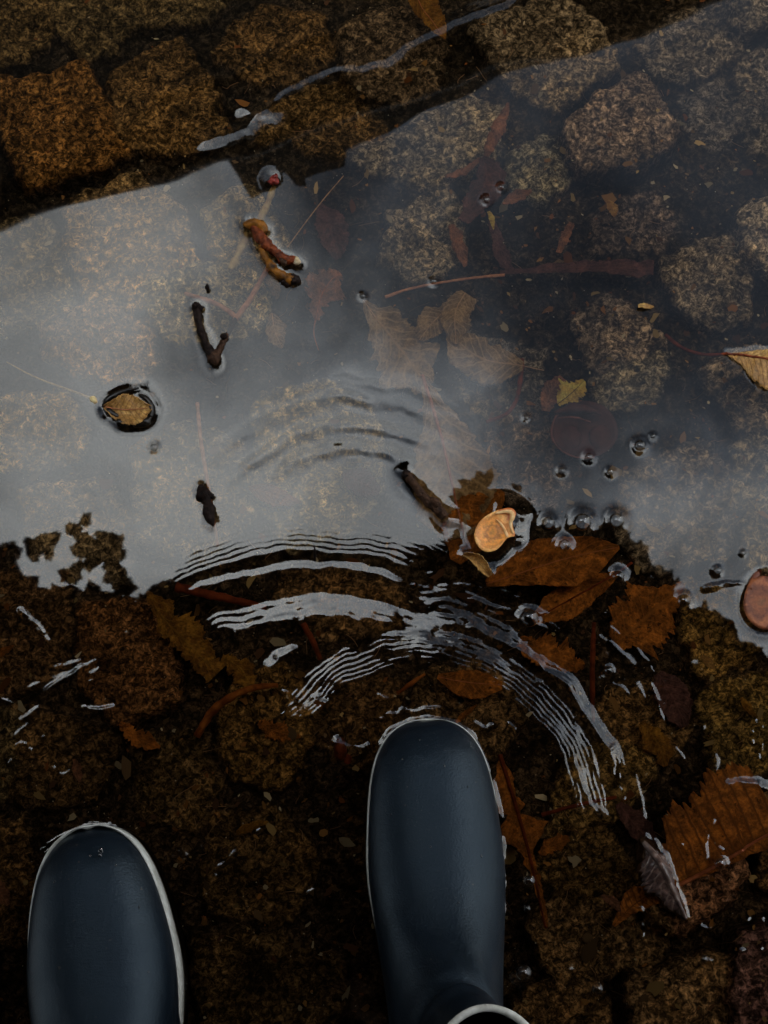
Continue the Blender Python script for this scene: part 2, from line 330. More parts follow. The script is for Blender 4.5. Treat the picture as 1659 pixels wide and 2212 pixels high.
# ------------------------------------------------------------------ setting: cobbled pavement under the puddle
STONES = [  # outline in photo pixels (1659 wide), depth of its top (m, negative = under water), tint
 ([(-40,-60),(100,-40),(108,75),(60,122),(-40,140)],-.040,(.075,.055,.028)),
 ([(122,-60),(122,10),(140,62),(190,118),(250,100),(290,52),(420,42),(475,5),(480,-60)],-.036,(.085,.066,.036)),
 ([(-30,175),(100,165),(180,130),(205,195),(240,240),(274,320),(235,342),(200,357),(60,397),(5,270),(-30,250)],-.030,(.112,.062,.022)),
 ([(238,175),(285,137),(380,82),(425,135),(455,170),(464,240),(492,282),(400,320),(330,324),(268,300),(258,225)],-.034,(.088,.058,.027)),
 ([(470,115),(515,45),(560,20),(690,38),(712,110),(650,170),(540,172),(492,140)],-.045,(.066,.044,.022)),
 ([(742,72),(800,28),(900,22),(965,100),(935,185),(860,218),(790,200),(750,150)],-.036,(.085,.058,.028)),
 ([(560,250),(640,202),(740,178),(765,212),(720,262),(640,302),(570,300)],-.046,(.066,.045,.022)),
 ([(640,306),(700,244),(775,222),(820,270),(835,305),(760,335),(680,335)],-.044,(.075,.05,.025)),
 ([(148,455),(280,378),(372,435),(400,520),(432,592),(330,642),(215,667),(180,602),(150,540)],-.036,(.082,.060,.033)),
 ([(-40,500),(95,470),(140,600),(168,668),(90,700),(-40,730)],-.040,(.066,.055,.035)),
 ([(440,452),(530,402),(580,440),(622,520),(560,580),(470,545)],-.038,(.08,.066,.042)),
 ([(310,622),(400,582),(470,560),(565,605),(562,700),(480,735),(365,722),(325,672)],-.036,(.092,.082,.058)),
 ([(95,706),(150,672),(240,660),(312,706),(332,780),(290,820),(200,808),(110,776)],-.038,(.088,.062,.040)),
 ([(-40,862),(140,850),(185,932),(166,992),(-40,1012)],-.038,(.09,.07,.042)),
 ([(285,965),(400,920),(520,962),(542,1100),(440,1205),(310,1182)],-.038,(.075,.062,.042)),
 ([(35,1062),(230,1040),(290,1150),(262,1262),(100,1232)],-.040,(.07,.055,.036)),
 ([(562,862),(700,830),(805,900),(822,1020),(780,1122),(640,1182),(562,1082)],-.040,(.08,.070,.047)),
 ([(168,1315),(340,1308),(376,1420),(382,1510),(250,1555),(190,1482)],-.034,(.095,.058,.024)),
 ([(620,1235),(760,1238),(860,1272),(872,1342),(700,1372),(610,1312)],-.042,(.07,.052,.024)),
 ([(470,1560),(520,1462),(620,1442),(692,1560),(622,1690),(500,1682)],-.036,(.09,.065,.022)),
 ([(-40,1255),(140,1230),(150,1452),(-40,1500)],-.042,(.062,.045,.022)),
 ([(15,1532),(170,1560),(260,1600),(205,1720),(40,1742)],-.040,(.055,.042,.020)),
 ([(300,1600),(430,1580),(470,1700),(420,1790),(310,1760)],-.044,(.05,.04,.018)),
 ([(455,1762),(600,1752),(690,1850),(622,1990),(452,1962)],-.040,(.055,.042,.018)),
 ([(420,2030),(600,2020),(740,2080),(720,2230),(450,2240)],-.040,(.05,.04,.018)),
 ([(-30,1790),(60,1780),(80,2000),(-30,2060)],-.040,(.06,.045,.02)),
 ([(1015,52),(1150,10),(1230,0),(1302,70),(1332,140),(1190,226),(1110,176)],-.034,(.09,.070,.040)),
 ([(1385,92),(1470,25),(1570,20),(1597,110),(1460,182),(1415,152)],-.044,(.062,.054,.044)),
 ([(1575,-40),(1720,-40),(1720,70),(1610,48)],-.020,(.12,.105,.082)),
 ([(1222,258),(1300,200),(1395,153),(1427,210),(1467,282),(1385,348),(1265,352)],-.016,(.115,.080,.056)),
 ([(1465,222),(1560,166),(1590,250),(1562,322),(1490,292)],-.052,(.05,.046,.044)),
 ([(1598,130),(1720,95),(1720,335),(1606,302)],-.046,(.06,.053,.044)),
 ([(1603,462),(1640,425),(1730,412),(1730,605),(1660,585),(1618,532)],-.012,(.15,.125,.085)),
 ([(1095,332),(1190,290),(1222,380),(1172,432),(1100,412)],-.040,(.07,.068,.045)),
 ([(848,462),(960,410),(1002,452),(992,560),(900,602),(830,562)],-.036,(.088,.074,.048)),
 ([(762,332),(850,290),(1000,210),(1082,240),(1062,332),(960,402),(850,382)],-.038,(.085,.074,.05)),
 ([(1340,422),(1420,420),(1452,470),(1432,532),(1280,542),(1290,472)],-.046,(.05,.036,.03)),
 ([(1435,562),(1520,520),(1602,512),(1622,682),(1530,694),(1460,652)],-.032,(.085,.070,.048)),
 ([(1240,682),(1330,640),(1432,722),(1402,772),(1280,792)],-.038,(.078,.060,.045)),
 ([(1280,830),(1330,790),(1430,765),(1445,800),(1400,870),(1310,880)],-.036,(.09,.08,.05)),
 ([(1510,802),(1600,752),(1720,745),(1720,925),(1610,932)],-.034,(.10,.078,.052)),
 ([(1580,967),(1720,935),(1720,1255),(1620,1232)],-.036,(.09,.078,.05)),
 ([(1350,1022),(1530,962),(1582,1062),(1572,1192),(1400,1232),(1340,1152)],-.036,(.082,.066,.044)),
 ([(1060,902),(1200,902),(1252,1012),(1182,1092),(1070,1062)],-.044,(.062,.046,.038)),
 ([(1010,722),(1170,762),(1162,880),(1040,902),(990,822)],-.044,(.062,.055,.045)),
 ([(1490,1252),(1612,1290),(1642,1412),(1530,1462),(1480,1362)],-.034,(.10,.078,.026)),
 ([(1510,1502),(1660,1452),(1730,1470),(1730,1642),(1560,1682)],-.036,(.085,.07,.024)),
 ([(1300,1500),(1430,1470),(1490,1560),(1440,1640),(1320,1590)],-.044,(.07,.052,.022)),
 ([(1240,1642),(1330,1600),(1422,1652),(1332,1772),(1210,1782),(1200,1712)],-.038,(.085,.068,.026)),
 ([(1395,1950),(1450,1850),(1540,1760),(1575,1740),(1617,1880),(1590,1935),(1460,2012)],-.010,(.125,.082,.050)),
 ([(1150,1977),(1350,1887),(1387,1922),(1440,2030),(1380,2090),(1200,2112)],-.032,(.085,.066,.032)),
 ([(1120,2140),(1290,2120),(1330,2280),(1120,2290)],-.034,(.085,.064,.03)),
 ([(1370,2120),(1450,2085),(1560,2060),(1590,2110),(1540,2290),(1380,2290)],-.016,(.12,.095,.05)),
 ([(1600,2035),(1740,1990),(1740,2290),(1600,2290),(1585,2150)],-.004,(.085,.060,.058)),
 ([(1640,1720),(1740,1700),(1740,1940),(1650,1900)],-.034,(.09,.066,.03)),
 ([(1190,1790),(1310,1800),(1380,1900),(1240,1950),(1170,1880)],-.044,(.065,.05,.02)),
 ([(900,1450),(1060,1440),(1130,1540),(1060,1640),(900,1600)],-.042,(.06,.046,.022)),
 ([(690,1480),(850,1460),(880,1600),(760,1660),(690,1600)],-.044,(.05,.036,.016)),
]
GAP_Z = -0.050
def axis_lines(lo, hi, step, far):
    core = np.arange(lo, hi + step / 2, step); a = []; b_ = []
    d = step; x = hi
    while x < far: d *= 1.22; x += d; a.append(x)
    d = step; x = lo
    while x > -far: d *= 1.22; x -= d; b_.append(x)
    return np.r_[np.array(b_[::-1]), core, np.array(a)]
px_x = axis_lines(-0.47, 0.47, 0.0021, 60); px_y = axis_lines(-0.28, 0.92, 0.0021, 60)
PX, PY = np.meshgrid(px_x, px_y)
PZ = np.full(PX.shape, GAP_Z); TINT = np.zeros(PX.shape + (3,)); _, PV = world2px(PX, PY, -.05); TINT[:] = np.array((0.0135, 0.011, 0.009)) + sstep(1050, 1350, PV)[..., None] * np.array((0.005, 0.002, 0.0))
wz = 0.004 * fbm(PX * 30, PY * 30, 3, 3)
polys = []
for i_, (pts, z, t) in enumerate(STONES):
    f_ = .72 if i_ in (0, 1, 2, 3, 4, 5, 6, 7) else 1.45 if 8 <= i_ <= 16 else 1.0  # light put into the tint: dimmed under dark reflection, raised under bright
    t = tuple(k * f_ for k in t)
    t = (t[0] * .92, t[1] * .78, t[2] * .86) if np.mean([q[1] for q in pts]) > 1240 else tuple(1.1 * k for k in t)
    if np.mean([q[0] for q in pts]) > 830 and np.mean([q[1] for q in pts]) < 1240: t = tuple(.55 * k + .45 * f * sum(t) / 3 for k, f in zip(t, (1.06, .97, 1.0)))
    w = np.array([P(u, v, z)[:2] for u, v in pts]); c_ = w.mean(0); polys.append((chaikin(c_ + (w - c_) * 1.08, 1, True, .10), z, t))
# stones beyond the picture: rough courses of the same setts
def free_spot(x, y, r):
    for q, _, _ in polys[:len(STONES)]:
        c = q.mean(0)
        if np.hypot(*(c - (x, y))) < r or np.min(np.hypot(q[:, 0] - x, q[:, 1] - y)) < r * 0.62: return False
    u, v = world2px(x, y, -.04)
    return not (-20 < u < 1680 and -20 < v < 2232)
gx = 0.105
for iy in range(-7, 14):
    for ix in range(-8, 9):
        x = ix * gx + (0.5 * gx if iy % 2 else 0) + RNG.normal(0, 0.008); y = iy * gx + RNG.normal(0, 0.008)
        if not free_spot(x, y, 0.07): continue
        a0 = RNG.uniform(-.25, .25); s = RNG.uniform(.040, .047)
        q = [(x + s * (math.cos(a0) * i - math.sin(a0) * j) * RNG.uniform(.85, 1.1), y + s * (math.sin(a0) * i + math.cos(a0) * j) * RNG.uniform(.85, 1.1)) for i, j in ((-1, -1), (0, -1.08), (1, -1), (1.06, 0), (1, 1), (0, 1.05), (-1, 1), (-1.06, 0))]
        k = RNG.uniform(.7, 1.2)
        polys.append((chaikin(q, 2), RNG.uniform(-.046, -.030), (.085 * k, .066 * k, .038 * k)))
for q, z, t in polys:
    lo = q.min(0) - 0.02; hi = q.max(0) + 0.02
    ix0, ix1 = np.searchsorted(px_x, (lo[0], hi[0])); iy0, iy1 = np.searchsorted(px_y, (lo[1], hi[1]))
    if ix1 - ix0 < 3 or iy1 - iy0 < 3: continue
    sl = (slice(iy0, iy1), slice(ix0, ix1))
    X = PX[sl]; Y = PY[sl]
    wx = X + 0.0032 * fbm(X * 60, Y * 60, 21, 5, .65); wy = Y + 0.0032 * fbm(X * 60 + 9, Y * 60, 22, 5, .65)
    d = seg_dist(wx, wy, q, True); d = np.where(inside(wx, wy, q), d, -d)
    R = 0.011
    k = np.clip((d + 0.005) / R, 0, 1); dome = np.sqrt(np.clip(1 - (1 - k) ** 2.6, 0, 1))
    hz = GAP_Z + (z - GAP_Z) * dome + 0.0045 * fbm(X * 38, Y * 38, 31, 4) * k + 0.0010 * fbm(X * 260, Y * 260, 35, 2) * k
    PZ[sl] = np.maximum(PZ[sl], np.where(d > -0.005, hz, GAP_Z))
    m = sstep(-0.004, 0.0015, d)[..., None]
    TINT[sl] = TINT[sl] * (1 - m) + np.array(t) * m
PZ += 0.0022 * fbm(PX * 90, PY * 90, 41, 3) * (PZ < GAP_Z + 0.012)
rr = np.maximum(np.abs(PX) - 1.5, np.maximum(PY - 2.2, -1.2 - PY))
PZ = np.where(rr > 0, PZ + (0.10 + 0.02) * sstep(0, 0.7, rr), PZ)
TINT[rr > 0.2] = (0.07, 0.06, 0.045)
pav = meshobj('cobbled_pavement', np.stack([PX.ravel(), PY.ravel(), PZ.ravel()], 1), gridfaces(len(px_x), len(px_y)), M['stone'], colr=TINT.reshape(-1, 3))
tag(pav, kind='structure')
def pav_z(x, y):
    x = np.asarray(x, float); y = np.asarray(y, float)
    i = np.clip(np.searchsorted(px_x, x) - 1, 0, len(px_x) - 2); j = np.clip(np.searchsorted(px_y, y) - 1, 0, len(px_y) - 2)
    return np.maximum(np.maximum(PZ[j, i], PZ[j, i + 1]), np.maximum(PZ[j + 1, i], PZ[j + 1, i + 1]))

# ------------------------------------------------------------------ setting: the puddle's surface, with real ripples
FLOATERS = []      # (outline in pixels, closed, height of the meniscus in m, reach in pixels)
BUBBLES = [  # u, v, radius in px, label
 (1185,1130,15,"clear bubble just right of the floating tan nut half, leftmost of a row of three"),
 (1258,1128,21,"largest clear bubble in the row of three right of the tan nut half"),
 (1332,1125,18,"clear bubble at the right end of the row of three by the nut half"),
 (1220,1178,14,"clear bubble below the row of three, over the orange leaf's upper edge"),
 (1272,988,10,"clear bubble on the lower rim of the round dark red husk"),
 (1382,963,13,"clear bubble with a pale halo right of the round dark red husk"),
 (1410,942,6,"tiny bubble up and right of the haloed bubble by the red husk"),
 (1213,1018,8,"small bubble lower left of the round dark red husk"),
 (1318,1020,8,"small bubble lower right of the round dark red husk"),
 (1136,873+30,6,"tiny bubble touching the left rim of the round dark red husk"),
 (1050,432,9,"larger of two dark bubbles on the purple sodden leaf strip"),
 (1082,405,8,"smaller upper of two dark bubbles on the purple sodden leaf strip"),
 (936,608,8,"dark bubble on the thin branch reaching towards the long red strip"),
 (783,640,7,"dark bubble at the pointed tip of the big beige leaf"),
 (333,967,9,"lone dark bubble below the curled golden leaf"),
 (315,832,5,"tiny dark bubble above the curled golden leaf"),
 (1143,1335,21,"big clear bubble in the broken ripples below the orange leaf"),
 (1477,1298,16,"clear bubble left of the round red slice at the picture's edge"),
 (1335,1245,14,"clear bubble at the stalk end of the orange leaf"),
 (1550,1233,9,"small dark bubble above the ripple left of the red slice"),
 (1130,2102,18,"ring shaped bubble right of the central boot's rim"),
 (1290,2136,13,"clear bubble on the brown cobble right of the ring shaped bubble"),
 (1143,1903,13,"clear bubble on the red leaf rib beside the central boot"),
 (1138,1963,8,"small bubble below the one on the red leaf rib"),
 (1555,1865,14,"clear bubble under the midrib of the large rust leaf"),
 (1520,2072,9,"small bubble on the reddish raised cobble"),
 (1605,1195,6,"tiny bubble on the pale cobble above the red slice"),
 (1315,1448,10,"small bubble beside the upright red stick in the ripples"),
 (1300,1462,7,"tiny bubble touching the small bubble by the upright red stick"),
]
RIDGES = [ # polyline px, half width px, height m
 ([(1180,-60),(1080,0),(1000,35),(880,95),(830,128),(740,140),(690,155),(640,185),(585,208),(556,235),(545,268),(500,288),(440,304)],12,.00038),
 ([(515,232),(560,245),(585,238)],20,.0006),
 ([(860,-60),(800,10),(720,62),(620,100),(520,152),(430,178),(340,195)],14,.00015),
 ([(1360,1655),(1385,1710),(1395,1785)],7,.0009),
 ([(1383,1965),(1384,2030),(1386,2080),(1375,2120),(1363,2165)],6,.0010),
 ([(1240,1640),(1262,1695),(1285,1750)],8,.0008),
 ([(470,1890),(455,1940),(445,1965)],7,.0010),
 ([(475,1870),(510,1840),(540,1805),(595,1782)],7,.0009),
 ([(660,1930),(685,1918),(703,1920)],6,.0009),
 ([(578,1448),(605,1430),(636,1408)],13,.0009),
 ([(185,1522),(215,1530),(240,1528)],9,.0010),
 ([(105,1490),(140,1465),(178,1440)],9,.0010),
 ([(45,1320),(80,1345),(105,1385)],7,.0008),
 ([(1530,1265),(1570,1255),(1625,1262)],8,.0008),
 ([(1560,1700),(1600,1690),(1650,1700)],12,.0009),
 ([(1500,2000),(1560,2010),(1620,1990)],8,.0008),
 ([(1480,2120),(1540,2060),(1640,2050)],8,.0010),
 ([(1545,1770),(1530,1800),(1520,1850)],7,.0009),
 ([(1420,1815),(1440,1850),(1455,1890)],7,.0008),
 ([(820,1560),(835,1545),(860,1545),(870,1530),(890,1535),(920,1525),(945,1530)],7,.0010),
 ([(1020,1560),(1045,1575),(1060,1560)],7,.0010),
 ([(715,1600),(750,1615),(790,1610)],7,.0010),
 ([(110,1650),(130,1680),(150,1665)],7,.0009),
 ([(1095,1560),(1110,1575)],6,.0008),
]
_r = np.random.default_rng(5)
for _ in range(70):
    u_, v_ = _r.uniform(-10, 1660), _r.uniform(1470, 2200)
    if 760 < u_ < 1110 and v_ > 1540 or u_ < 400 and v_ > 1760: continue
    a_ = _r.uniform(0, 6.28); l_ = _r.uniform(3, 20)
    RIDGES.append(([(u_, v_), (u_ + l_ * math.cos(a_) + 3, v_ + l_ * math.sin(a_)), (u_ + 1.7 * l_ * math.cos(a_), v_ + 2 * l_ * math.sin(a_))], _r.uniform(4.5, 7.5), _r.uniform(.0005, .00085)))
def integ_profile(knots):
    """knots: (r, outward slope).  Returns a function giving height(r) in pixel units."""
    r = np.arange(0, 1200, 1.0); k = np.array(knots)
    s = np.interp(r, k[:, 0], k[:, 1]); h = -np.cumsum(s); h -= h[-1]
    return lambda q: np.interp(q, r, h)
MPP = 0.00038
def ripples(X, Y):
    U, V = world2px(X, Y, 0.0)
    # gentle long swell
    h = 0.00012 * fbm(U / 260, V / 200, 61, 2) + 0.000018 * fbm(U / 80, V / 70, 67, 1)
    wu = U + 7 * fbm(U / 90, V / 90, 71, 3) + 1.6 * vnoise(U / 17, V / 17, 151); wv = V + 7 * fbm(U / 90 + 5, V / 90, 73, 3) + 1.6 * vnoise(U / 17, V / 17, 153)
    # ring A: outer arc with fine capillary waves ahead of it
    def polar(cx, cy):
        du, dv = wu - cx, cy - wv
        return np.hypot(du, dv), np.degrees(np.arctan2(du, dv))
    r, a = polar(680, 1880)
    win = sstep(-27, -19, a) * (1 - sstep(22, 36, a))
    f = integ_profile([(0, 0), (470, 0), (490, -.030), (525, -.030), (538, 0), (554, .062), (586, .056), (600, 0), (606, -.02), (630, -.02), (640, 0), (651, 0), (660, .068), (668, 0), (672, -.05), (682, -.05), (690, .02), (700, 0)])
    taper = (.55 + .45 * sstep(-25, -8, a)) * (.95 + .22 * vnoise(a / 3.5, r / 45, 141))
    h += f(r) * MPP * win * taper + .022 / (2 * math.pi / 15) * MPP * np.cos(2 * math.pi * r / 15 + 2 * vnoise(a / 4, r / 80, 143)) * win * sstep(535, 548, r) * (1 - sstep(592, 604, r))
    cap = np.exp(-np.clip(r - 688, 0, None) / 42) * sstep(672, 692, r)
    h += (0.060 + .02 * vnoise(a / 9, r / 50, 115)) / (2 * math.pi / 11.5) * MPP * np.cos(2 * math.pi * r / 11.5) * cap * win
    # rings C: fine lines round the central boot
    r, a = polar(892, 1790)
    win = sstep(-60, -40, a) * (1 - sstep(76, 102, a))
    r2 = r + np.where(a < 0, 32 * sstep(0, -50, a), 0)
    band = sstep(352, 364, r2) * (1 - sstep(412, 432, r2))
    f = integ_profile([(0, 0), (300, 0), (330, -.035), (355, -.03), (362, .055), (425, .055), (432, 0), (440, -.02), (455, 0)])
    steep = 1 + 1.1 * sstep(12, 75, a) + .9 * sstep(-15, -52, a)
    h += f(r2) * MPP * win * steep + steep ** .6 * (0.085 + .03 * vnoise(a / 14, r / 60, 111)) / (2 * math.pi / 10) * (.78 + .42 * sstep(-.6, .5, vnoise(a / 5.5, r / 30, 131))) * MPP * np.cos(2 * math.pi * r2 / 10) * band * win
    win2 = sstep(2, 14, a) * (1 - sstep(66, 82, a))
    f = integ_profile([(0, 0), (430, 0), (436, -.03), (446, -.03), (452, .085), (474, .07), (482, -.04), (505, -.04), (512, 0)])
    h += f(r) * MPP * win2 * steep + (0.09 + .03 * vnoise(a / 12, r / 40, 113)) / (2 * math.pi / 10) * MPP * np.cos(2 * math.pi * r / 10) * win2 * sstep(34, 50, a) * sstep(436, 448, r) * (1 - sstep(492, 505, r))
    f = integ_profile([(0, 0), (385, 0), (400, .045), (520, .05), (535, 0), (545, -.025), (600, -.025), (615, 0)])
    h += f(r) * MPP * sstep(-4, 6, a) * (1 - sstep(26, 36, a))
    # broken, splashing zone where the rings cross
    tang = np.radians(a) * 480
    tn = vnoise(r / 8.5, tang / 34, 81) + 0.3 * vnoise(r / 5.0, tang / 17, 83) + 0.8 * vnoise(r / 15, tang / 50, 85)
    def blob(cu, cv, su, sv, rot=0):
        c, s = math.cos(math.radians(rot)), math.sin(math.radians(rot))
        x = (U - cu) * c + (V - cv) * s; y = -(U - cu) * s + (V - cv) * c
        return np.exp(-(x / su) ** 4 - (y / sv) ** 4)
    mask = 1.0 * blob(1070, 1325, 165, 66, 28) + 0.8 * blob(1362, 1425, 150, 42, 50) + 0.6 * blob(1435, 1560, 100, 28, 62) + 0.5 * blob(1300, 1640, 34, 34)
    h += 0.00020 * tn * np.clip(mask, 0, 1)
    band2 = blob(900, 1395, 230, 32, 4)
    h += 0.00009 * tn * band2
    # wind-broken glints at the left and faint chop all over the near water
    c, s = math.cos(math.radians(-32)), math.sin(math.radians(-32))
    xl = U * c + V * s; yl = -U * s + V * c
    tl = vnoise(xl / 42, yl / 11, 91) + 0.6 * vnoise(xl / 22, yl / 6.5, 93)
    h += 0.00026 * tl * (blob(150, 1460, 150, 45, -25) + 0.7 * blob(40, 1590, 70, 50) + .5 * blob(130, 1670, 60, 40)) * sstep(0.0, 0.6, vnoise(U / 60, V / 45, 95) + .35)
    sp = sstep(0.35, 0.75, vnoise(U / 38, V / 38, 97)) * sstep(1480, 1600, V)
    h += 0.00011 * (vnoise(U / 7, V / 10, 99)) * sp
    # soft older rings in the bright reflection
    r, a = polar(760, 1260)
    for r0, aw, lo, hi in ((292, .060, -34, 34), (340, .052, -48, 26), (402, .036, -50, 30), (432, .024, -16, 30)):
        w_ = sstep(lo - 8, lo + 12, a) * (1 - sstep(hi - 8, hi + 10, a))
        h += -aw * (1.05 + .55 * vnoise(a / 8, r / 25 + r0, 161)) * 13 * MPP * np.exp(-((r - r0) / 15) ** 2) * w_
    # ridges, menisci
    for pts, w_, hh in RIDGES:
        if w_ < 12: hh *= .62; w_ *= .60
        q = chaikin(pts, 2, False)
        lo = q.min(0) - 4 * w_; hi = q.max(0) + 4 * w_
        m = (U > lo[0]) & (U < hi[0]) & (V > lo[1]) & (V < hi[1])
        if not m.any(): continue
        uu = wu[m]; vv = wv[m]
        d = seg_dist(uu, vv, q); k = 1 + (0.35 if w_ < 10 else .2) * vnoise(uu / 30, vv / 30, 101)
        h[m] += hh * ((.78 + .55 * vnoise(uu / 16, vv / 16, 103)) if w_ < 10 else 1.0) * np.exp(-(d / (w_ * k)) ** 2)
    for pts, closed, hh, w_ in FLOATERS:
        q = np.array(pts, float)
        lo = q.min(0) - 6 * w_; hi = q.max(0) + 6 * w_
        m = (U > lo[0]) & (U < hi[0]) & (V > lo[1]) & (V < hi[1])
        if not m.any(): continue
        d = seg_dist(U[m], V[m], q, closed)
        if closed: d = np.where(inside(U[m], V[m], q), 0, d)
        h[m] += hh * (1 + .38 * vnoise(U[m] / 24, V[m] / 24, 117)) * np.exp(-(d / (w_ * (1 + .3 * vnoise(U[m] / 33, V[m] / 33, 119)))) ** 1.6)
    for u, v, rad, _ in BUBBLES:
        m = (np.abs(U - u) < rad * 4) & (np.abs(V - v) < rad * 4)
        d = np.hypot(U[m] - u, V[m] - v)
        h[m] += 0.00045 * (rad / 14) * np.exp(-(np.clip(d - rad, 0, None) / (0.45 * rad)) ** 1.3)
    return h

# ------------------------------------------------------------------ leaves, twigs and the rest
def leaf(name, label, mid, wl, wr, z, mat, cat='leaf', group=None, ragged=0.16, teeth=0.0, nteeth=14, curl=0.0, rib=None, ribw=2.2, stalk=None,
         stalk_mat=None, zl=None, drape=True, float_=None, nu=72, nv=17, cup=0.0, seed=0, tilt=0.0):
    mid = chaikin(mid, 2, False); mid = dense(mid, np.linalg.norm(np.diff(mid, axis=0), axis=1).sum() / nu)
    n = len(mid); t = np.linspace(0, 1, n)
    tg = np.gradient(mid, axis=0); tg /= np.linalg.norm(tg, axis=1)[:, None]
    nm = np.stack([tg[:, 1], -tg[:, 0]], 1)
    def prof(w):
        w = np.asarray(w, float); k = np.linspace(0, 1, len(w))
        tt = np.interp(t, k, w)
        for _ in range(3): tt[1:-1] = (tt[:-2] + 2 * tt[1:-1] + tt[2:]) / 4
        return tt
    L_, R_ = prof(wl), prof(wr)
    rg = lambda s: 1 + ragged * fbm(t * 9, np.full(n, s * 3.3 + seed), 7 + seed, 5, .62) + teeth * ((t * nteeth) % 1.0 - 0.5)
    L_ = L_ * rg(1); R_ = R_ * rg(2)
    V = []; UV = []
    cs = np.linspace(-1, 1, nv)
    zz = np.interp(t, np.linspace(0, 1, len(zl)), zl) if zl is not None else np.full(n, z)
    for i in range(n):
        for c in cs:
            w = (L_[i] if c > 0 else R_[i]) * abs(c)
            q = mid[i] + nm[i] * w * (1 if c > 0 else -1)
            h = zz[i] + curl * abs(c) ** 2 + tilt * c
            p = P(q[0], q[1], h)
            V.append(p); UV.append((t[i], 0.5 + c * 0.5))
    V = np.array(V)
    V[:, 2] += 0.0016 * fbm(V[:, 0] * 70 + seed, V[:, 1] * 70, 17, 4, .6)
    if drape: V[:, 2] = np.maximum(V[:, 2], pav_z(V[:, 0], V[:, 1]) + 0.0016)
    o = V.mean(0)
    root = empty(name, tuple(o))
    tag(root, label, cat, group)
    ob = meshobj('blade', V, gridfaces(nv, n), mat, root, uv=UV)
    md = ob.modifiers.new('thickness', 'SOLIDIFY'); md.thickness = 0.0005; md.offset = -1
    kmid = nv // 2
    if rib is not None:
        pth = V.reshape(n, nv, 3)[:, kmid] + (0, 0, 0.0007)
        s = ribw * MPP / 2
        v_, f_ = tube(pth, [s * 1.25, s, s * 0.5], 6)
        meshobj('midrib', v_, f_, rib, root)
    if stalk is not None:
        pts = chaikin([(u, v) for u, v, *_ in stalk], 2, False)
        z0 = V.reshape(n, nv, 3)[0, kmid][2]
        zs = np.linspace(z0 if len(stalk[0]) < 3 else stalk[0][2], z0 if len(stalk[-1]) < 3 else stalk[-1][2], len(pts))
        pth = np.array([P(q[0], q[1], zq) for q, zq in zip(pts, zs)])
        if drape: pth[:, 2] = np.maximum(pth[:, 2], pav_z(pth[:, 0], pth[:, 1]) + 0.001)
        s = ribw * MPP / 2
        v_, f_ = tube(dense(pth, 0.003), [s * 1.6, s * 1.25, s * 1.2], 7, 0.15, seed)
        meshobj('stalk', v_, f_, stalk_mat or rib or mat, root)
    if float_ is not None:
        e = np.vstack([mid + nm * L_[:, None], (mid - nm * R_[:, None])[::-1]])
        FLOATERS.append((e[::2], True, float_[0], float_[1]))
    return root

def stick_pts(pts, knot=None):
    """pts: (u, v, z)"""
    p = np.array([P(u, v, z) for u, v, z in pts]); return dense(chaikin(p, 2, False), 0.0016)
def px2r(w): return w * MPP / 2
def twig(name, label, branches, mat, cat='twig', parts=None, knob=0.25, seg=10, group=None, drape=False):
    """branches: list of (part name, [(u,v,z)...], [width px...], material)"""
    b0 = stick_pts(branches[0][1]); root = empty(name, tuple(b0[len(b0) // 2])); tag(root, label, cat, group)
    for k, (pn, pts, w, mt) in enumerate(branches):
        pth = stick_pts(pts)
        if drape: pth[:, 2] = np.maximum(pth[:, 2], pav_z(pth[:, 0], pth[:, 1]) + px2r(max(w)) * 0.7)
        v_, f_ = tube(pth, [px2r(x) for x in w], seg, knob, seed=len(label) + k)
        meshobj(pn, v_, f_, mt or mat, root)
    return root
G_SUNK = 'sunken leaves on the cobbles'
# --- upper part
leaf('brown_leaf', "slim orange brown leaf at the top edge, lying in the dark reflection", [(885,-40),(905,5),(935,50),(962,86)], [4,26,34,30,2], [4,24,20,14,2], -.012, M['ochre'], group=G_SUNK, rib=M['rib_red'], ribw=2)
leaf('brown_leaf', "long narrow rust leaf standing above the dark sodden purple strip", [(1098,222),(1080,262),(1062,305),(1050,338)], [3,14,18,15,5], [2,10,14,12,5], -.028, M['rose'], group=G_SUNK, ragged=.25)
leaf('sodden_leaf', "purple sodden leaf strip with two dark bubbles on it", [(1042,340),(1055,385),(1030,430),(1000,480)], [12,42,36,24,10], [10,22,26,20,12], -.030, M['purple'], group=G_SUNK, ragged=.2, seed=3)
leaf('brown_leaf', "small curled red brown leaf below the purple sodden strip", [(975,486),(988,520),(1000,560),(1006,576)], [6,18,16,14,4], [6,14,12,10,3], -.030, M['rose'], group=G_SUNK, ragged=.2, seed=4)
leaf('brown_leaf', "small tan strip leaf lying left of the purple sodden strip", [(962,382),(1000,372),(1030,352),(1035,340)], [3,7,9,8,2], [3,6,8,6,2], -.030, M['rose'], group=G_SUNK, ragged=.3, seed=5)
leaf('brown_leaf', "short ribbed tan leaf right of the two dark bubbles", [(1086,442),(1110,428),(1148,412)], [3,14,13,2], [3,12,12,2], -.032, M['rose'], group=G_SUNK, ragged=.25, seed=6)
leaf('sodden_leaf', "dark maroon leaf strip with a yellow tip", [(1060,478),(1072,520),(1092,570),(1110,590)], [8,12,16,16,6], [4,8,14,14,6], -.034, M['purple'], group=G_SUNK, ragged=.25, seed=7)
leaf('yellow_leaf', "tiny yellow leaf scrap at the tip of the maroon strip", [(1056,456),(1062,475),(1066,496)], [3,7,6,1], [3,6,5,1], -.026, M['yellow'], group='small yellow leaves', ragged=.2)
leaf('sodden_leaf', "long dull red strip leaf running right from the thin branch", [(1080,590),(1180,582),(1290,578),(1412,582)], [5,9,15,19,16], [4,7,10,14,14], -.028, M['purple'], group=G_SUNK, ragged=.3, seed=8)
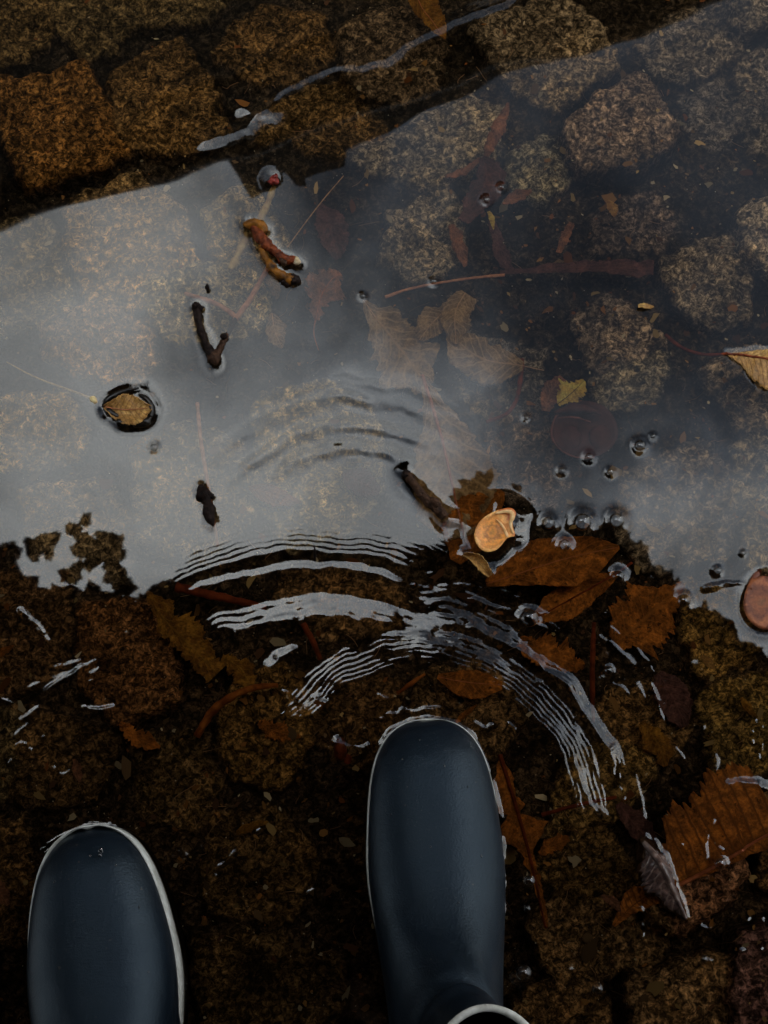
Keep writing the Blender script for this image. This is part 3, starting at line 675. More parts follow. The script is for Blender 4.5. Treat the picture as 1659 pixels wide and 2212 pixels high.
leaf('brown_leaf', "upright tan bark strip on the mossy cobble at the upper right", [(1236,480),(1222,505),(1205,545)], [7,11,10,6], [6,9,8,5], -.032, M['rose'], group=G_SUNK, ragged=.25, seed=9)
leaf('small_leaf', "small golden brown leaf with a dark midrib on the dark upper right cobble", [(1313,434),(1322,452),(1328,468)], [3,13,15,2], [3,11,8,2], -.022, M['gold'], group='small golden leaves', teeth=.1)
leaf('beige_leaf', "small oval beige leaf under the floating twigs, its tip pointing down", [(588,678),(592,715),(610,752)], [4,26,24,2], [4,20,22,2], -.030, M['beige'], group=G_SUNK, rib=M['rib_pale'], ribw=1.5)
leaf('beige_leaf', "narrow beige leaf beside the small oval one", [(578,590),(590,615),(600,645)], [4,14,14,3], [4,12,10,3], -.030, M['beige'], group=G_SUNK, seed=11)
leaf('ragged_leaf', "ragged red brown leaf with frayed ends lying by the floating red twig", [(682,690),(690,650),(705,615),(735,590)], [6,20,34,40,6], [6,16,34,40,8], -.026, M['rose'], group=G_SUNK, ragged=.5, teeth=.35, nteeth=6, rib=M['rib_red'], ribw=2.5, stalk=[(682,690),(676,720),(688,757)], seed=12)
leaf('beige_leaf', "big beige leaf with a long pointed tip, above the rosy midrib leaf", [(785,650),(820,700),(870,760),(925,835)], [3,44,56,62,14], [3,30,66,70,30], -.030, M['beige'], group=G_SUNK, ragged=.22, teeth=.12, nteeth=5, rib=M['rib_pale'], ribw=1.6, seed=13)
leaf('beige_leaf', "rounded beige leaf on the left of an overlapping pair", [(965,668),(930,700),(905,735)], [6,30,28,5], [6,34,30,5], -.026, M['beige'], group=G_SUNK, rib=M['rib_pale'], ribw=1.4, seed=14)
leaf('beige_leaf', "pointed beige leaf on the right of an overlapping pair", [(1005,632),(980,675),(985,745)], [30,36,34,3], [10,34,30,3], -.024, M['beige'], group=G_SUNK, rib=M['rib_pale'], ribw=1.4, seed=15)
leaf('beige_leaf', "wide rounded olive beige leaf with its stalk at the right", [(1130,790),(1060,782),(1010,760),(965,715)], [10,50,56,40,5], [10,34,40,34,5], -.028, M['beige'], group=G_SUNK, rib=M['rib_pale'], ribw=1.3, stalk=[(1175,800),(1150,795),(1130,790)], seed=16)
leaf('long_leaf', "long faded leaf with a straight rosy midrib ending by the nut half", [(912,812),(935,880),(955,950),(975,1040),(1003,1160)], [5,26,58,84,108,70,20], [5,18,44,74,92,88,40], -.024, M['beige'], group=G_SUNK, ragged=.15, teeth=.06, nteeth=16, rib=M['rib_rose'], ribw=7.5, seed=17)
leaf('brown_leaf', "faint oval rosy leaf left of the dark floating stick", [(538,1055),(580,1068),(650,1085)], [3,20,22,12,3], [3,18,24,16,3], -.030, M['rose'], group=G_SUNK, ragged=.12, seed=18)
leaf('brown_leaf', "dull rusty round leaf left of the floating stick's upper end", [(740,1020),(780,1045),(820,1060)], [6,30,28,8], [6,26,28,8], -.034, M['purple'], group=G_SUNK, ragged=.15, seed=19)
leaf('sodden_leaf', "faint purple leaf right of the floating Y shaped twig", [(690,440),(712,490),(730,560)], [6,40,40,8], [6,28,26,6], -.034, M['purple'], group=G_SUNK, seed=20)
leaf('small_leaf', "tiny bright golden leaf alone on the grey cobble at the right", [(1378,662),(1394,661),(1413,662)], [3,6,5,1], [3,7,6,1], .0022, M['gold'], group='small golden leaves', drape=False, teeth=.15, nteeth=5)
leaf('edge_leaf', "golden ribbed half leaf at the right edge with a long red stalk", [(1570,764),(1620,768),(1700,785)], [2,6,16,24,20], [2,22,52,66,40], .0015, M['gold'], teeth=.08, nteeth=9, ragged=.04, drape=False, rib=M['bark_red'], ribw=6, stalk=[(1438,724,-.016),(1470,752,-.020),(1520,768,-.016),(1570,764,.0015)], stalk_mat=M['stick_red'], float_=(-.00030, 7))
leaf('yellow_leaf', "bright yellow ragged leaf scrap on the brown one above the round husk", [(1205,872),(1235,850),(1262,822)], [4,26,34,18,4], [4,16,26,22,4], -.012, M['yellow'], group='small yellow leaves', ragged=.3, teeth=.25, nteeth=8, rib=M['dark_leaf'], ribw=1.4)
leaf('brown_leaf', "folded rusty leaf under the yellow scrap above the round husk", [(1178,890),(1185,850),(1215,815)], [10,16,22,8], [8,26,30,12], -.020, M['rose'], group=G_SUNK, seed=23)
# --- middle and lower part
leaf('orange_leaf', "large orange brown leaf lying under the row of three bubbles", [(1050,1262),(1120,1240),(1220,1205),(1338,1182)], [8,40,62,52,36,4], [6,22,44,62,48,4], -.018, M['orange'], group=G_SUNK, ragged=.08, rib=M['rib_red'], ribw=1.5, seed=25)
leaf('orange_leaf', "dark orange leaf beneath and left of the nut half", [(1085,1060),(1030,1130),(985,1215)], [8,40,46,10], [8,60,70,14], -.024, M['orange'], group=G_SUNK, ragged=.12, seed=26)
leaf('orange_leaf', "brown leaf in the shade below the orange one, with a red stalk", [(1330,1240),(1250,1285),(1150,1340)], [8,30,40,10], [8,34,40,10], -.030, M['orange'], group=G_SUNK, ragged=.15, rib=M['stick_red'], ribw=4, stalk=[(1365,1215),(1330,1240)], seed=27)
leaf('small_leaf', "little curled tan leaf touching the underside of the nut half", [(1000,1196),(1030,1208),(1058,1245)], [3,14,16,6], [3,10,12,5], .002, M['gold'], group='small golden leaves', ragged=.15, curl=.006, drape=False, float_=(.0006, 6))
leaf('orange_leaf', "rounded orange brown leaf just above the central boot's toe", [(945,1462),(1010,1475),(1085,1480)], [6,24,28,8], [6,30,34,10], -.026, M['orange'], group=G_SUNK, ragged=.08, rib=M['rib_red'], ribw=1.6, seed=28)
leaf('brown_leaf', "thin orange leaf tip right above the boot's toe", [(985,1560),(1010,1538),(1030,1522)], [4,7,5,1], [4,6,5,1], -.018, M['orange'], group=G_SUNK, seed=29)
leaf('ochre_leaf', "ragged ochre leaf hanging diagonally at the left below the reflection's edge", [(318,1278),(345,1330),(400,1385),(470,1455)], [6,36,40,34,22], [6,20,36,30,24], -.022, M['ochre'], group=G_SUNK, ragged=.4, teeth=.25, nteeth=9, seed=30)
leaf('small_leaf', "small pale brown veined leaf on the mossy cobble below the red slice", [(1515,1418),(1530,1430),(1544,1446)], [3,10,9,1], [3,10,9,1], -.006, M['gold'], group='small golden leaves', teeth=.12)
leaf('small_leaf', "small orange leaf flake near the right edge below the pale veined leaf", [(1600,1508),(1612,1530),(1636,1550)], [3,11,8,1], [3,8,6,1], -.026, M['ochre'], group='small golden leaves', ragged=.3)
leaf('edge_leaf', "orange leaf scrap at the left edge on the dark water", [(-20,1425),(5,1410),(30,1393)], [4,11,9,1], [4,9,6,1], -.010, M['orange'], ragged=.25)
leaf('rust_leaf', "large rust coloured leaf with straight ribs at the lower right edge", [(1452,1918),(1520,1885),(1600,1835),(1690,1785)], [46,150,150,172,165,150], [4,6,14,22,24], -.012, M['ribbed'], group=G_SUNK, ragged=.15, teeth=.10, nteeth=11, rib=M['rib_red'], ribw=8, seed=31)
leaf('crumpled_leaf', "crumpled mauve brown leaf sticking out of the water left of the rust leaf", [(1385,1815),(1425,1860),(1452,1920),(1482,1985)], [10,18,10,8,2], [16,60,62,36,5], .004, M['mauve'], ragged=.25, teeth=.2, nteeth=7, curl=-.008, drape=False, rib=M['mauve'], ribw=14, zl=[-.004, .008, .008, .001], float_=(.0006, 7), seed=32)
leaf('rust_leaf', "pointed red brown leaf under the crumpled leaf's lower end", [(1325,2000),(1365,1955),(1410,1930)], [4,18,34,20], [4,12,22,20], -.018, M['ribbed'], group=G_SUNK, ragged=.12, seed=33)
leaf('small_leaf', "curled pale scrap left of the pointed red brown leaf", [(1298,1935),(1320,1945),(1340,1970)], [3,10,10,3], [3,8,8,2], -.010, M['rose'], group=G_SUNK, ragged=.3, seed=34)
leaf('maroon_leaf', "dark maroon leaf blade above the crumpled leaf", [(1335,1735),(1370,1785),(1420,1830)], [6,30,32,10], [6,20,22,10], -.034, M['purple'], group=G_SUNK, seed=35)
leaf('rust_leaf', "half rotted red leaf with a long straight rib beside the central boot", [(1080,1630),(1120,1760),(1150,1870),(1178,2005)], [4,10,20,40,8,18,12,3], [3,30,40,52,26,6,4,2], -.030, M['orange'], group=G_SUNK, ragged=.45, teeth=.3, nteeth=6, rib=M['stick_red'], ribw=8, seed=36)
leaf('rust_leaf', "small reddish leaf right of the long straight rib", [(1165,1845),(1190,1825),(1230,1812)], [5,16,18,6], [5,14,16,5], -.034, M['orange'], group=G_SUNK, ragged=.3, seed=37)
leaf('brown_leaf', "dim olive brown leaf between the boots beside a pale wisp", [(510,1800),(535,1788),(580,1775)], [3,10,10,2], [3,12,8,2], -.034, M['ochre'], group=G_SUNK, ragged=.3, seed=38)
leaf('brown_leaf', "dim reddish leaf tip in the dark water left of the red seed", [(320+830-1000+10,1640),(165,1660),(172,1690)], [4,10,10,3], [4,8,8,2], -.034, M['rose'], group=G_SUNK, ragged=.3, seed=39)
leaf('sodden_leaf', "dark red leaf at the left edge above the left boot", [(-30,1900),(-5,1920),(18,1955)], [5,20,18,4], [5,20,20,4], -.012, M['rose'], group=G_SUNK, ragged=.2, seed=40)
leaf('maroon_leaf', "faint dark red leaf in the shade right of the outer ripple", [(1420,1455),(1450,1500),(1480,1570)], [10,40,36,8], [10,40,40,8], -.040, M['purple'], group=G_SUNK, seed=41)

leaf('rust_leaf', "broad dark rust leaf sunk in the shade right of the orange leaf's stalk", [(1330,1390),(1400,1330),(1475,1260)], [20,62,70,30,6], [20,60,66,36,6], -.036, M['orange'], group=G_SUNK, ragged=.3, teeth=.15, nteeth=8, seed=51)
leaf('rust_leaf', "torn rust leaf under the broken ripples left of the upright red stick", [(1120,1385),(1190,1420),(1262,1440)], [10,36,40,6], [10,32,30,6], -.034, M['orange'], group=G_SUNK, ragged=.4, teeth=.2, nteeth=6, seed=52)
leaf('rust_leaf', "ragged amber leaf piece just right of the outer ripple's lower end", [(1385,1560),(1420,1600),(1440,1655)], [6,24,28,6], [6,26,20,6], -.036, M['ochre'], group=G_SUNK, ragged=.45, seed=53)
leaf('rust_leaf', "brown leaf scrap sunk between the ochre leaf and the orange stick", [(480,1420),(520,1440),(545,1490)], [8,24,22,6], [8,20,24,6], -.034, M['ochre'], group=G_SUNK, ragged=.45, seed=54)
leaf('rust_leaf', "small rust leaf scrap below the orange stick at left of the boot's toe", [(560,1560),(600,1585),(650,1590)], [6,18,18,4], [6,16,16,4], -.034, M['orange'], group=G_SUNK, ragged=.45, seed=55)
leaf('rust_leaf', "frayed brown leaf on the left, near the bottom of the mossy square cobble", [(262,1560),(300,1600),(345,1615)], [6,18,22,4], [6,20,16,4], -.036, M['orange'], group=G_SUNK, ragged=.45, seed=56)
# floating curled golden leaf: pale face, dark rolled rim
root = leaf('curled_leaf', "curled golden leaf afloat at the left with a dark rolled rim", [(222,878),(255,885),(290,885),(328,880)], [2,20,34,34,20,4], [2,18,30,36,26,4], .0022, M['gold'], ragged=.06, teeth=.10, nteeth=9, curl=.003, drape=False, rib=M['rib_red'], ribw=1.6, seed=44)
for pts, w in (([(221,880,.0035),(232,862,.0042),(262,846,.0045),(300,838,.0035)], [6,15,14,11,4]), ([(300,852,.0010),(322,864,.002),(330,885,.002),(326,900,.002)], [5,12,12,10]), ([(326,900,.0016),(312,915,.002),(288,919,.0014)], [8,20,18,6]),
               ([(224,882,.001),(240,893,.002),(256,900,.001)], [6,16,15,8]), ([(250,905,.001),(264,916,.002),(276,919,.001)], [6,14,10,4])):
    v_, f_ = tube(dense(chaikin(np.array([P(*q) for q in pts]), 2, False), .001), [px2r(x) for x in w], 9, .2, 3)
    meshobj('rolled_rim', v_, f_, M['dark_leaf'], root)
FLOATERS.append((chaikin([(216,880),(232,855),(300,832),(332,862),(336,890),(318,918),(285,924),(250,916)], 2), True, -.0008, 9))
twig('leaf_stalk', "thin straw coloured leaf stalk pointing at the curled golden leaf", [('stem', [(14,782,-.004),(80,818,-.006),(150,842,-.006),(196,860,-.002)], [3,4.5,5,7], None), ('flared_end', [(192,858,-.003),(203,863,-.001),(208,872,-.001)], [6,17,9], None)], M['straw'], cat='stalk', knob=.1)

# twigs
tw = twig('forked_twig', "glossy red and amber forked twig floating in the upper left reflection", [
  ('branch', [(546,486,.001),(556,505,.004),(578,530,.005),(604,552,.005),(612,562,.004)], [18,22,24,23,25], M['bark_red']),
  ('tip', [(606,558,.004),(622,560,.005),(640,564,.005)], [21,24,21], M['bark_red']),
  ('cut_end', [(638,563,.005),(644,565,.005),(650,566,.005)], [19,16,4], M['cut_wood']),
  ('bud_scar', [(606,556,.005),(614,566,.006),(617,573,.005)], [16,20,8], M['bark_brown']),
  ('branch', [(562,530,.002),(576,562,.003),(598,590,.003),(632,606,.002)], [12,18,19,21], M['bark_amber']),
  ('ragged_end', [(612,598,.001),(620,612,.001),(618,620,.001)], [14,24,5], M['bark_black']),
  ('ragged_end', [(628,600,.002),(642,606,.002),(648,612,.001)], [20,26,8], M['bark_black']),
  ('knot', [(534,492,.000),(546,478,.003),(560,484,.002),(573,504,.000)], [22,26,26,16], M['bark_amber']),
], M['bark_red'], knob=.32)
FLOATERS.append(([(540,488),(565,520),(600,552),(645,566)], False, -.0007, 12)); FLOATERS.append(([(562,530),(590,580),(635,606)], False, -.0006, 10)); FLOATERS.append(([(545,488),(568,498)], False, -.0010, 15))
twig('split_stem', "pale yellow split stem running up under the forked twig", [('stem', [(592,402,-.006),(578,440,-.012),(556,490,-.016)], [13,17,13], None), ('stem', [(536,505,-.015),(520,540,-.016),(496,582,-.014)], [16,19,16], None)], M['straw'], cat='stem', knob=.3)
twig('black_twig', "black knobbly twig bent like a hook, afloat left of centre", [
  ('branch', [(426,668,.002),(428,695,.004),(440,735,.004),(462,770,.003)], [20,18,19,19,22], M['bark_black']),
  ('knob_end', [(418,664,.000),(428,662,.003),(438,668,.001)], [16,24,16], M['bark_black']),
  ('fork_base', [(456,760,.002),(464,778,.002),(462,787,.001)], [24,27,18], M['bark_brown']),
  ('branch', [(466,772,.001),(480,742,.001),(494,720,-.003),(508,690,-.012)], [16,13,11,10], M['bark_brown']),
  ('bud', [(478,730,.003),(484,724,.005),(489,729,.003)], [8,17,8], M['bark_black']),
], M['bark_black'], knob=.3)
FLOATERS.append(([(426,666),(430,700),(445,742),(464,785)], False, -.0006, 12))
twig('sunken_twig', "sunken pinkish forked twig running up from the black hooked twig", [
  ('branch', [(506,694,-.013),(545,640,-.020),(580,575,-.028)], [13,14,11], None), ('branch', [(512,686,-.014),(470,655,-.020),(400,634,-.028)], [12,12,9], None),
  ('fork_base', [(498,712,-.010),(508,690,-.013),(516,682,-.014)], [9,12,9], None)], M['twig_sunk'], knob=.12)
twig('bud_tip', "tiny dark twig tip standing upright above the black hooked twig", [('stem', [(449,632,-.004),(448,622,.004),(448,614,.008)], [4,5,12,5], None)], M['bark_black'], cat='twig')
twig('black_stub', "stubby black wood fragment afloat below the hooked twig", [('wood', [(432,1050,.001),(442,1075,.003),(452,1100,.003),(459,1136,.001)], [18,30,26,18,8], M['bark_black']), ('splinter', [(428,1058,.003),(440,1066,.005),(462,1072,.003)], [8,16,8], M['bark_black'])], M['bark_black'], cat='wood', knob=.5)
FLOATERS.append(([(436,1052),(447,1080),(458,1132)], False, -.0006, 14))
twig('floating_stick', "brown wet stick afloat above the nut half, one end cut", [
  ('stem', [(876,1022,.003),(895,1046,.004),(922,1082,.004),(942,1096,.003),(962,1118,.002)], [22,19,18,24,27,27], M['bark_brown']),
  ('cut_end', [(882,1030,.0035),(876,1021,.0035),(874,1017,.003)], [21,23,12], M['bark_black']),
  ('knot', [(926,1078,.004),(940,1086,.006),(950,1098,.004)], [12,22,14], M['bark_brown'])], M['bark_brown'], cat='stick', knob=.22)
FLOATERS.append(([(876,1020),(900,1050),(925,1085),(965,1120)], False, -.0009, 15))
twig('thin_branch', "thin tan branch running under water to the long red strip", [('stem', [(832,642,-.022),(875,626,-.022),(940,612,-.020),(1020,600,-.022),(1090,594,-.024)], [8,6,6,6,8], None)], M['twig_sunk'], cat='twig', knob=.15, drape=True)
twig('thin_straw', "hair thin pale straw slanting under water right of the forked twig", [('stem', [(742,380,-.03),(690,440,-.03),(620,535,-.03)], [2.5,3,2.5], None)], M['rib_pale'], cat='straw', knob=.1, drape=True)
twig('sunken_stick', "faint pink stick running down under water to the black stub", [('stem', [(426,870,-.024),(434,960,-.022),(452,1060,-.016),(470,1180,-.03)], [9,10,9,8], None)], M['twig_sunk'], cat='stick', knob=.12)
twig('curved_stick', "faint red curved stick under the wide olive beige leaf", [('stem', [(1128,775,-.034),(1122,850,-.034),(1100,895,-.034),(1050,912,-.034)], [12,11,11,8], None)], M['stick_red'], cat='stick', knob=.2, drape=True)
twig('red_stick', "straight dark red stick just below the edge of the bright reflection", [('stem', [(380,1268,-.022),(460,1286,-.022),(575,1312,-.024)], [22,20,12], None)], M['stick_red'], cat='stick', knob=.15, drape=True)
twig('red_stick', "short curved red stick below the white ripple band", [('stem', [(655,1348,-.026),(678,1388,-.024),(692,1425,-.026)], [14,14,10], None)], M['stick_red'], cat='stick', knob=.15, drape=True)
twig('orange_stick', "bright orange brown stick curving at lower left of the ripples", [('stem', [(425,1590,-.034),(460,1530,-.026),(510,1498,-.022),(560,1482,-.022),(600,1480,-.026)], [16,16,17,16,9], None)], M['stick_orange'], cat='stick', knob=.25, drape=True)
twig('orange_stick', "short amber stick lying above the central boot's toe", [('stem', [(858,1498,-.026),(885,1478,-.024),(918,1456,-.024)], [9,10,6], None)], M['stick_orange'], cat='stick', knob=.3, drape=True)
twig('upright_stick', "upright red brown stick seen through the right hand ripples", [('stem', [(1283,1345,-.020),(1280,1420,-.018),(1279,1500,-.022),(1282,1560,-.03)], [9,12,12,7], None)], M['stick_red'], cat='stick', knob=.12, drape=True)
twig('ripple_twig', "short stub of dark twig poking up out of the white ripple", [('stem', [(680,1212,-.004),(680,1198,.003),(679,1180,.010)], [7,5,4], None)], M['bark_black'], cat='twig')
twig('dark_stick', "dim reddish stick lying across from the boot to the maroon leaf", [('stem', [(1170,1760,-.034),(1250,1738,-.034),(1330,1722,-.034)], [8,9,7], None)], M['stick_red'], cat='stick', knob=.15, drape=True)

# bud in its round dimple of water, red seed, nut half, husk, red slice
def lump(name, c, rad, mat, parent, seed=0, amp=.15, squash=(1, 1, 1), nu=20, nv=12):
    th = np.linspace(0, 2 * math.pi, nu, endpoint=False); ph = np.linspace(0.02, math.pi - 0.02, nv)
    T, F_ = np.meshgrid(th, ph)
    d = np.stack([np.cos(T) * np.sin(F_), np.sin(T) * np.sin(F_), np.cos(F_)], -1)
    k = 1 + amp * (vnoise(d[..., 0] * 2.3 + 5 + d[..., 2], d[..., 1] * 2.3 + d[..., 2] * 1.7, seed) + .5 * vnoise(d[..., 0] * 5 + d[..., 2] * 2, d[..., 1] * 5, seed + 3))
    v = np.asarray(c) + (d * k[..., None] * rad * np.array(squash)).reshape(-1, 3)
    f = []
    for i in range(nv - 1):
        for j in range(nu): f.append((i * nu + j, (i + 1) * nu + j, (i + 1) * nu + (j + 1) % nu, i * nu + (j + 1) % nu))
    f.append(tuple(range(nu))); f.append(tuple(range((nv - 1) * nu, nv * nu))[::-1])
    return meshobj(name, v, f, mat, parent)
c = P(590, 386, .001); root = empty('red_bud', tuple(c)); tag(root, "small red bud in a round water dimple at the tip of the dark reflected gable", 'bud')
lump('bud', c + (0.001, -0.0005, .0005), .0050, M['bud'], root, 3, .35, (.8, .95, .6))
lump('bud_scale', c + (-.0012, -.0032, .0008), .0028, M['bud'], root, 5, .3, (1.1, .8, .6))
FLOATERS.append(([(584 + 3 * math.cos(a), 384 + 3 * math.sin(a)) for a in np.linspace(0, 6.28, 8, endpoint=False)], True, -.0006, 9))

c = P(735, 1618, -.004); root = empty('red_seed', tuple(c)); tag(root, "oval glossy red seed left of the central boot, half out of the water", 'seed')
lump('seed', c, .0072, M['bark_red'], root, 9, .12, (.75, 1.35, .7)); lump('seed_tip', P(752, 1640, -.006), .0035, M['stick_red'], root, 4, .2, (1, 1.2, .8))
FLOATERS.append(([(728,1598),(742,1610),(752,1632),(740,1640),(730,1622)], True, .0008, 8))

# nut half: a shallow pale cup with a bite out of its right side
def ringed_material(name, cu, cv, z, cols, scale, rough=.5):
    m, nt, bs = new_mat(name); p = P(cu, cv, z)
    g = nt.nodes.new('ShaderNodeNewGeometry').outputs['Position']
    vd = nt.nodes.new('ShaderNodeVectorMath'); vd.operation = 'DISTANCE'; L(nt, g, vd.inputs[0]); vd.inputs[1].default_value = p
    dd = math_node(nt, 'ADD', math_node(nt, 'MULTIPLY', vd.outputs['Value'], scale), math_node(nt, 'MULTIPLY', noise(nt, g, 130, 4, .6, .5), .55))
    cr = ramp(nt, dd, cols)
    cr = mixc(nt, .6, cr, ramp(nt, noise(nt, g, 330, 3), [(.35, .75), (.65, 1.35)]), 'MULTIPLY')
    L(nt, cr, bs.inputs['Base Color']); bs.inputs['Roughness'].default_value = rough
    bump(nt, bs, noise(nt, g, 260, 4), .4, .001); return m
M['nut'] = ringed_material('nut_flesh', 1062, 1150, .004, [(.25, (.40, .16, .015)), (.38, (.70, .26, .025)), (.50, (.42, .14, .02)), (.60, (.88, .35, .06)), (.72, (.62, .22, .04)), (.84, (.90, .46, .13)), (.98, (.55, .15, .03))], 34, .45)
M['nut_pale'] = plain('nut_pale_flesh', (.85, .58, .28), .5, (.70, .36, .12), 180)
M['husk'] = plain('dark_red_husk', (0.129, 0.0468, 0.0421), .6, (0.0655, 0.0257, 0.0257), 60, .3, .001, .15)
M['husk_lip'] = plain('pink_husk_lip', (0.304, 0.112, 0.0983), .6, (0.164, 0.0608, 0.0515), 120, .3, .001, .15)
M['slice'] = ringed_material('red_slice', 1642, 1300, .003, [(.2, (.16, .06, .02)), (.42, (.26, .075, .022)), (.62, (.13, .032, .011)), (.8, (.36, .11, .035)), (.95, (.13, .03, .01))], 30, .6)
OUT = chaikin([(1117,1110),(1108,1097),(1091,1097),(1065,1105),(1038,1122),(1024,1147),(1025,1168),(1037,1187),(1052,1193),(1070,1190),(1083,1179),(1092,1166),(1099,1160),(1115,1159),(1108,1140),(1107,1124)], 2)
root = empty('nut_half', tuple(P(1068, 1148, .003))); tag(root, "pale orange half of a nut shell afloat in a dark halo, bitten at the right", 'nut')
def cup(name, outline, cen, zr, zc, mat, parent, rings=7, bulge=1.0, zb=-.003):
    n = len(outline); V = []; F = []
    for k in range(rings + 1):
        s = 1 - k / rings
        for q in outline:
            p = np.array(cen) + (np.array(q) - cen) * s
            V.append(P(p[0], p[1], zc + (zr - zc) * s ** 2 * bulge))
    m = len(V)
    for q in outline: V.append(P(q[0], q[1], zr - .0012))
    for q in outline:
        p = np.array(cen) + (np.array(q) - cen) * .75; V.append(P(p[0], p[1], zb))
    for k in range(rings):
        for j in range(n): F.append((k * n + j, k * n + (j + 1) % n, (k + 1) * n + (j + 1) % n, (k + 1) * n + j))
    for a, b_ in ((0, m), (m, m + n)):
        for j in range(n): F.append((b_ + j, b_ + (j + 1) % n, a + (j + 1) % n, a + j))
    F.append(tuple(range(m + n, m + 2 * n))[::-1])
    return meshobj(name, V, F, mat, parent)
cup('flesh', OUT, (1064, 1150), .0062, .0030, M['nut'], root, 8)
v_, f_ = tube(stick_pts([(1070,1110,.0060),(1092,1104,.0066),(1105,1106,.0066),(1108,1116,.0062),(1101,1132,.0056),(1108,1152,.0056)]), [px2r(x) for x in (4,9,12,12,8,5)], 8, .2, 2)
meshobj('pale_lip', v_, f_, M['nut_pale'], root)
v_, f_ = tube(stick_pts([(1097,1162,.0046),(1091,1148,.0052),(1086,1136,.0050),(1072,1122,.0048)]), [px2r(x) for x in (6,9,7,3)], 8, .2, 4)
meshobj('ridge', v_, f_, M['nut_pale'], root)
FLOATERS.append((OUT[::2], True, -.0022, 18))
# round sunken husk under the yellow scrap
hc = P(1263, 925, -.026); root = empty('round_husk', tuple(hc)); tag(root, "round dark red nut husk sunk below the yellow leaf scrap", 'husk')
th = np.linspace(0, 2 * math.pi, 40, endpoint=False); ho = [(1263 + 72 * math.cos(a) * (1 + .03 * math.sin(3 * a)), 928 + 62 * math.sin(a)) for a in th]
cup('shell', ho, (1258, 930), -.022, -.030, M['husk'], root, 8, 1.0, -.040)
v_, f_ = tube(stick_pts([(1198,892,-.020),(1235,880,-.016),(1275,884,-.016),(1300,896,-.019)]), [px2r(x) for x in (8,26,24,6)], 8, .25, 2)
meshobj('fold', v_, f_, M['husk'], root)
v_, f_ = tube(stick_pts([(1206,903,-.016),(1240,900,-.014),(1276,912,-.015)]), [px2r(x) for x in (3,6,4)], 8, .25, 5)
meshobj('torn_lip', v_, f_, M['husk_lip'], root)
v_, f_ = tube(stick_pts([(q[0], q[1], -.0215) for q in ho[8:26]]), [px2r(5)], 8, .3, 6)
meshobj('rim', v_, f_, M['husk_lip'], root)
for q, w in (((1232, 945), 28), ((1298, 945), 30)):
    lump('nut_lobe', P(q[0], q[1], -.027), px2r(w * 2) * .95, M['husk'], root, 8, .06, (1, 1.15, .3))
# red slice at right edge
sc_ = P(1650, 1300, .002); root = empty('red_slice', tuple(sc_)); tag(root, "round pinkish red slice with ringed grain half out at the right edge", 'slice')
so = [(1652 + 46 * math.cos(a), 1302 + 58 * math.sin(a) * (1 + .04 * math.sin(2 * a))) for a in th]
cup('slice', so, (1652, 1300), .0035, .0030, M['slice'], root, 7, 1, -.006)
v_, f_ = tube(stick_pts([(1620,1275,.001),(1628,1250,-.001),(1640,1232,-.004)]), [px2r(x) for x in (16,20,14)], 8, .2, 2)
meshobj('stub', v_, f_, M['slice'], root)
FLOATERS.append((so[::2], True, -.0009, 10))

# bubbles
def dome(u, v, rad, label):
    c = P(u, v, 0.0); r = rad * MPP; nu_, nv_ = 28, 9
    V = []; F = []
    for i in range(nv_):
        p = (i / (nv_ - 1)) * math.radians(78)
        for j in range(nu_):
            a = 2 * math.pi * j / nu_
            V.append(c + r * np.array([math.cos(a) * math.cos(p), math.sin(a) * math.cos(p), math.sin(p) * .85 + .05]))
    V.append(c + np.array([0, 0, r * .9]))
    for i in range(nv_ - 1):
        for j in range(nu_): F.append((i * nu_ + j, i * nu_ + (j + 1) % nu_, (i + 1) * nu_ + (j + 1) % nu_, (i + 1) * nu_ + j))
    for j in range(nu_): F.append(((nv_ - 1) * nu_ + j, (nv_ - 1) * nu_ + (j + 1) % nu_, len(V) - 1))
    me = bpy.data.meshes.new('bubble'); me.from_pydata([tuple(q - c) for q in V], [], F); me.update()
    me.polygons.foreach_set('use_smooth', np.ones(len(me.polygons), bool)); me.materials.append(M['bubble'])
    o = bpy.data.objects.new('bubble', me); o.location = c; link(o)
    tag(o, label, 'bubble', 'air bubbles on the water')
for u, v, r_, l_ in BUBBLES: dome(u, v, r_ * .96, l_)

# leaf litter: crumbs, grit and fibres, far too many to count
LV = []; LF = []; LC = []
pal = [(.26, .14, .05), (.34, .24, .11), (.16, .06, .02), (.10, .05, .03), (.42, .36, .26), (.22, .10, .03), (.14, .09, .05)]
def crumb(x, y, s, c, el=1.0):
    z = float(pav_z(x, y)) + 0.0012; a0 = RNG.uniform(0, 6.28); n = RNG.integers(6, 11); o = len(LV)
    ca, sa = math.cos(a0), math.sin(a0)
    tl = RNG.normal(0, .35, 2)
    for k in range(n):
        a = 2 * math.pi * k / n; r = s * RNG.uniform(.45, 1.2)
        lx, ly = r * math.cos(a) * el, r * math.sin(a)
        LV.append((x + lx * ca - ly * sa, y + lx * sa + ly * ca, z + (lx * tl[0] + ly * tl[1]) * .5 + s * .3)); LC.append(c)
    LF.append(tuple(range(o, o + n)))
for k in range(3400):
    u = RNG.uniform(-60, 1720); v = RNG.uniform(-60, 2280)
    dens = 0.35 + 0.65 * float(sstep(900, 1200, u) * sstep(200, 400, v)) if v < 1150 else .55
    p = P(u, v, -.045)
    low = float(pav_z(p[0], p[1])) < -.046
    if RNG.random() > dens * (1.0 if low else .45): continue
    s = .0009 * math.exp(RNG.normal(0, .55))
    if RNG.random() < .05: s *= 2.6
    c = np.array(pal[RNG.integers(len(pal))]) * RNG.uniform(.7, 2.0)
    crumb(p[0], p[1], s, c, RNG.uniform(1, 2.4))
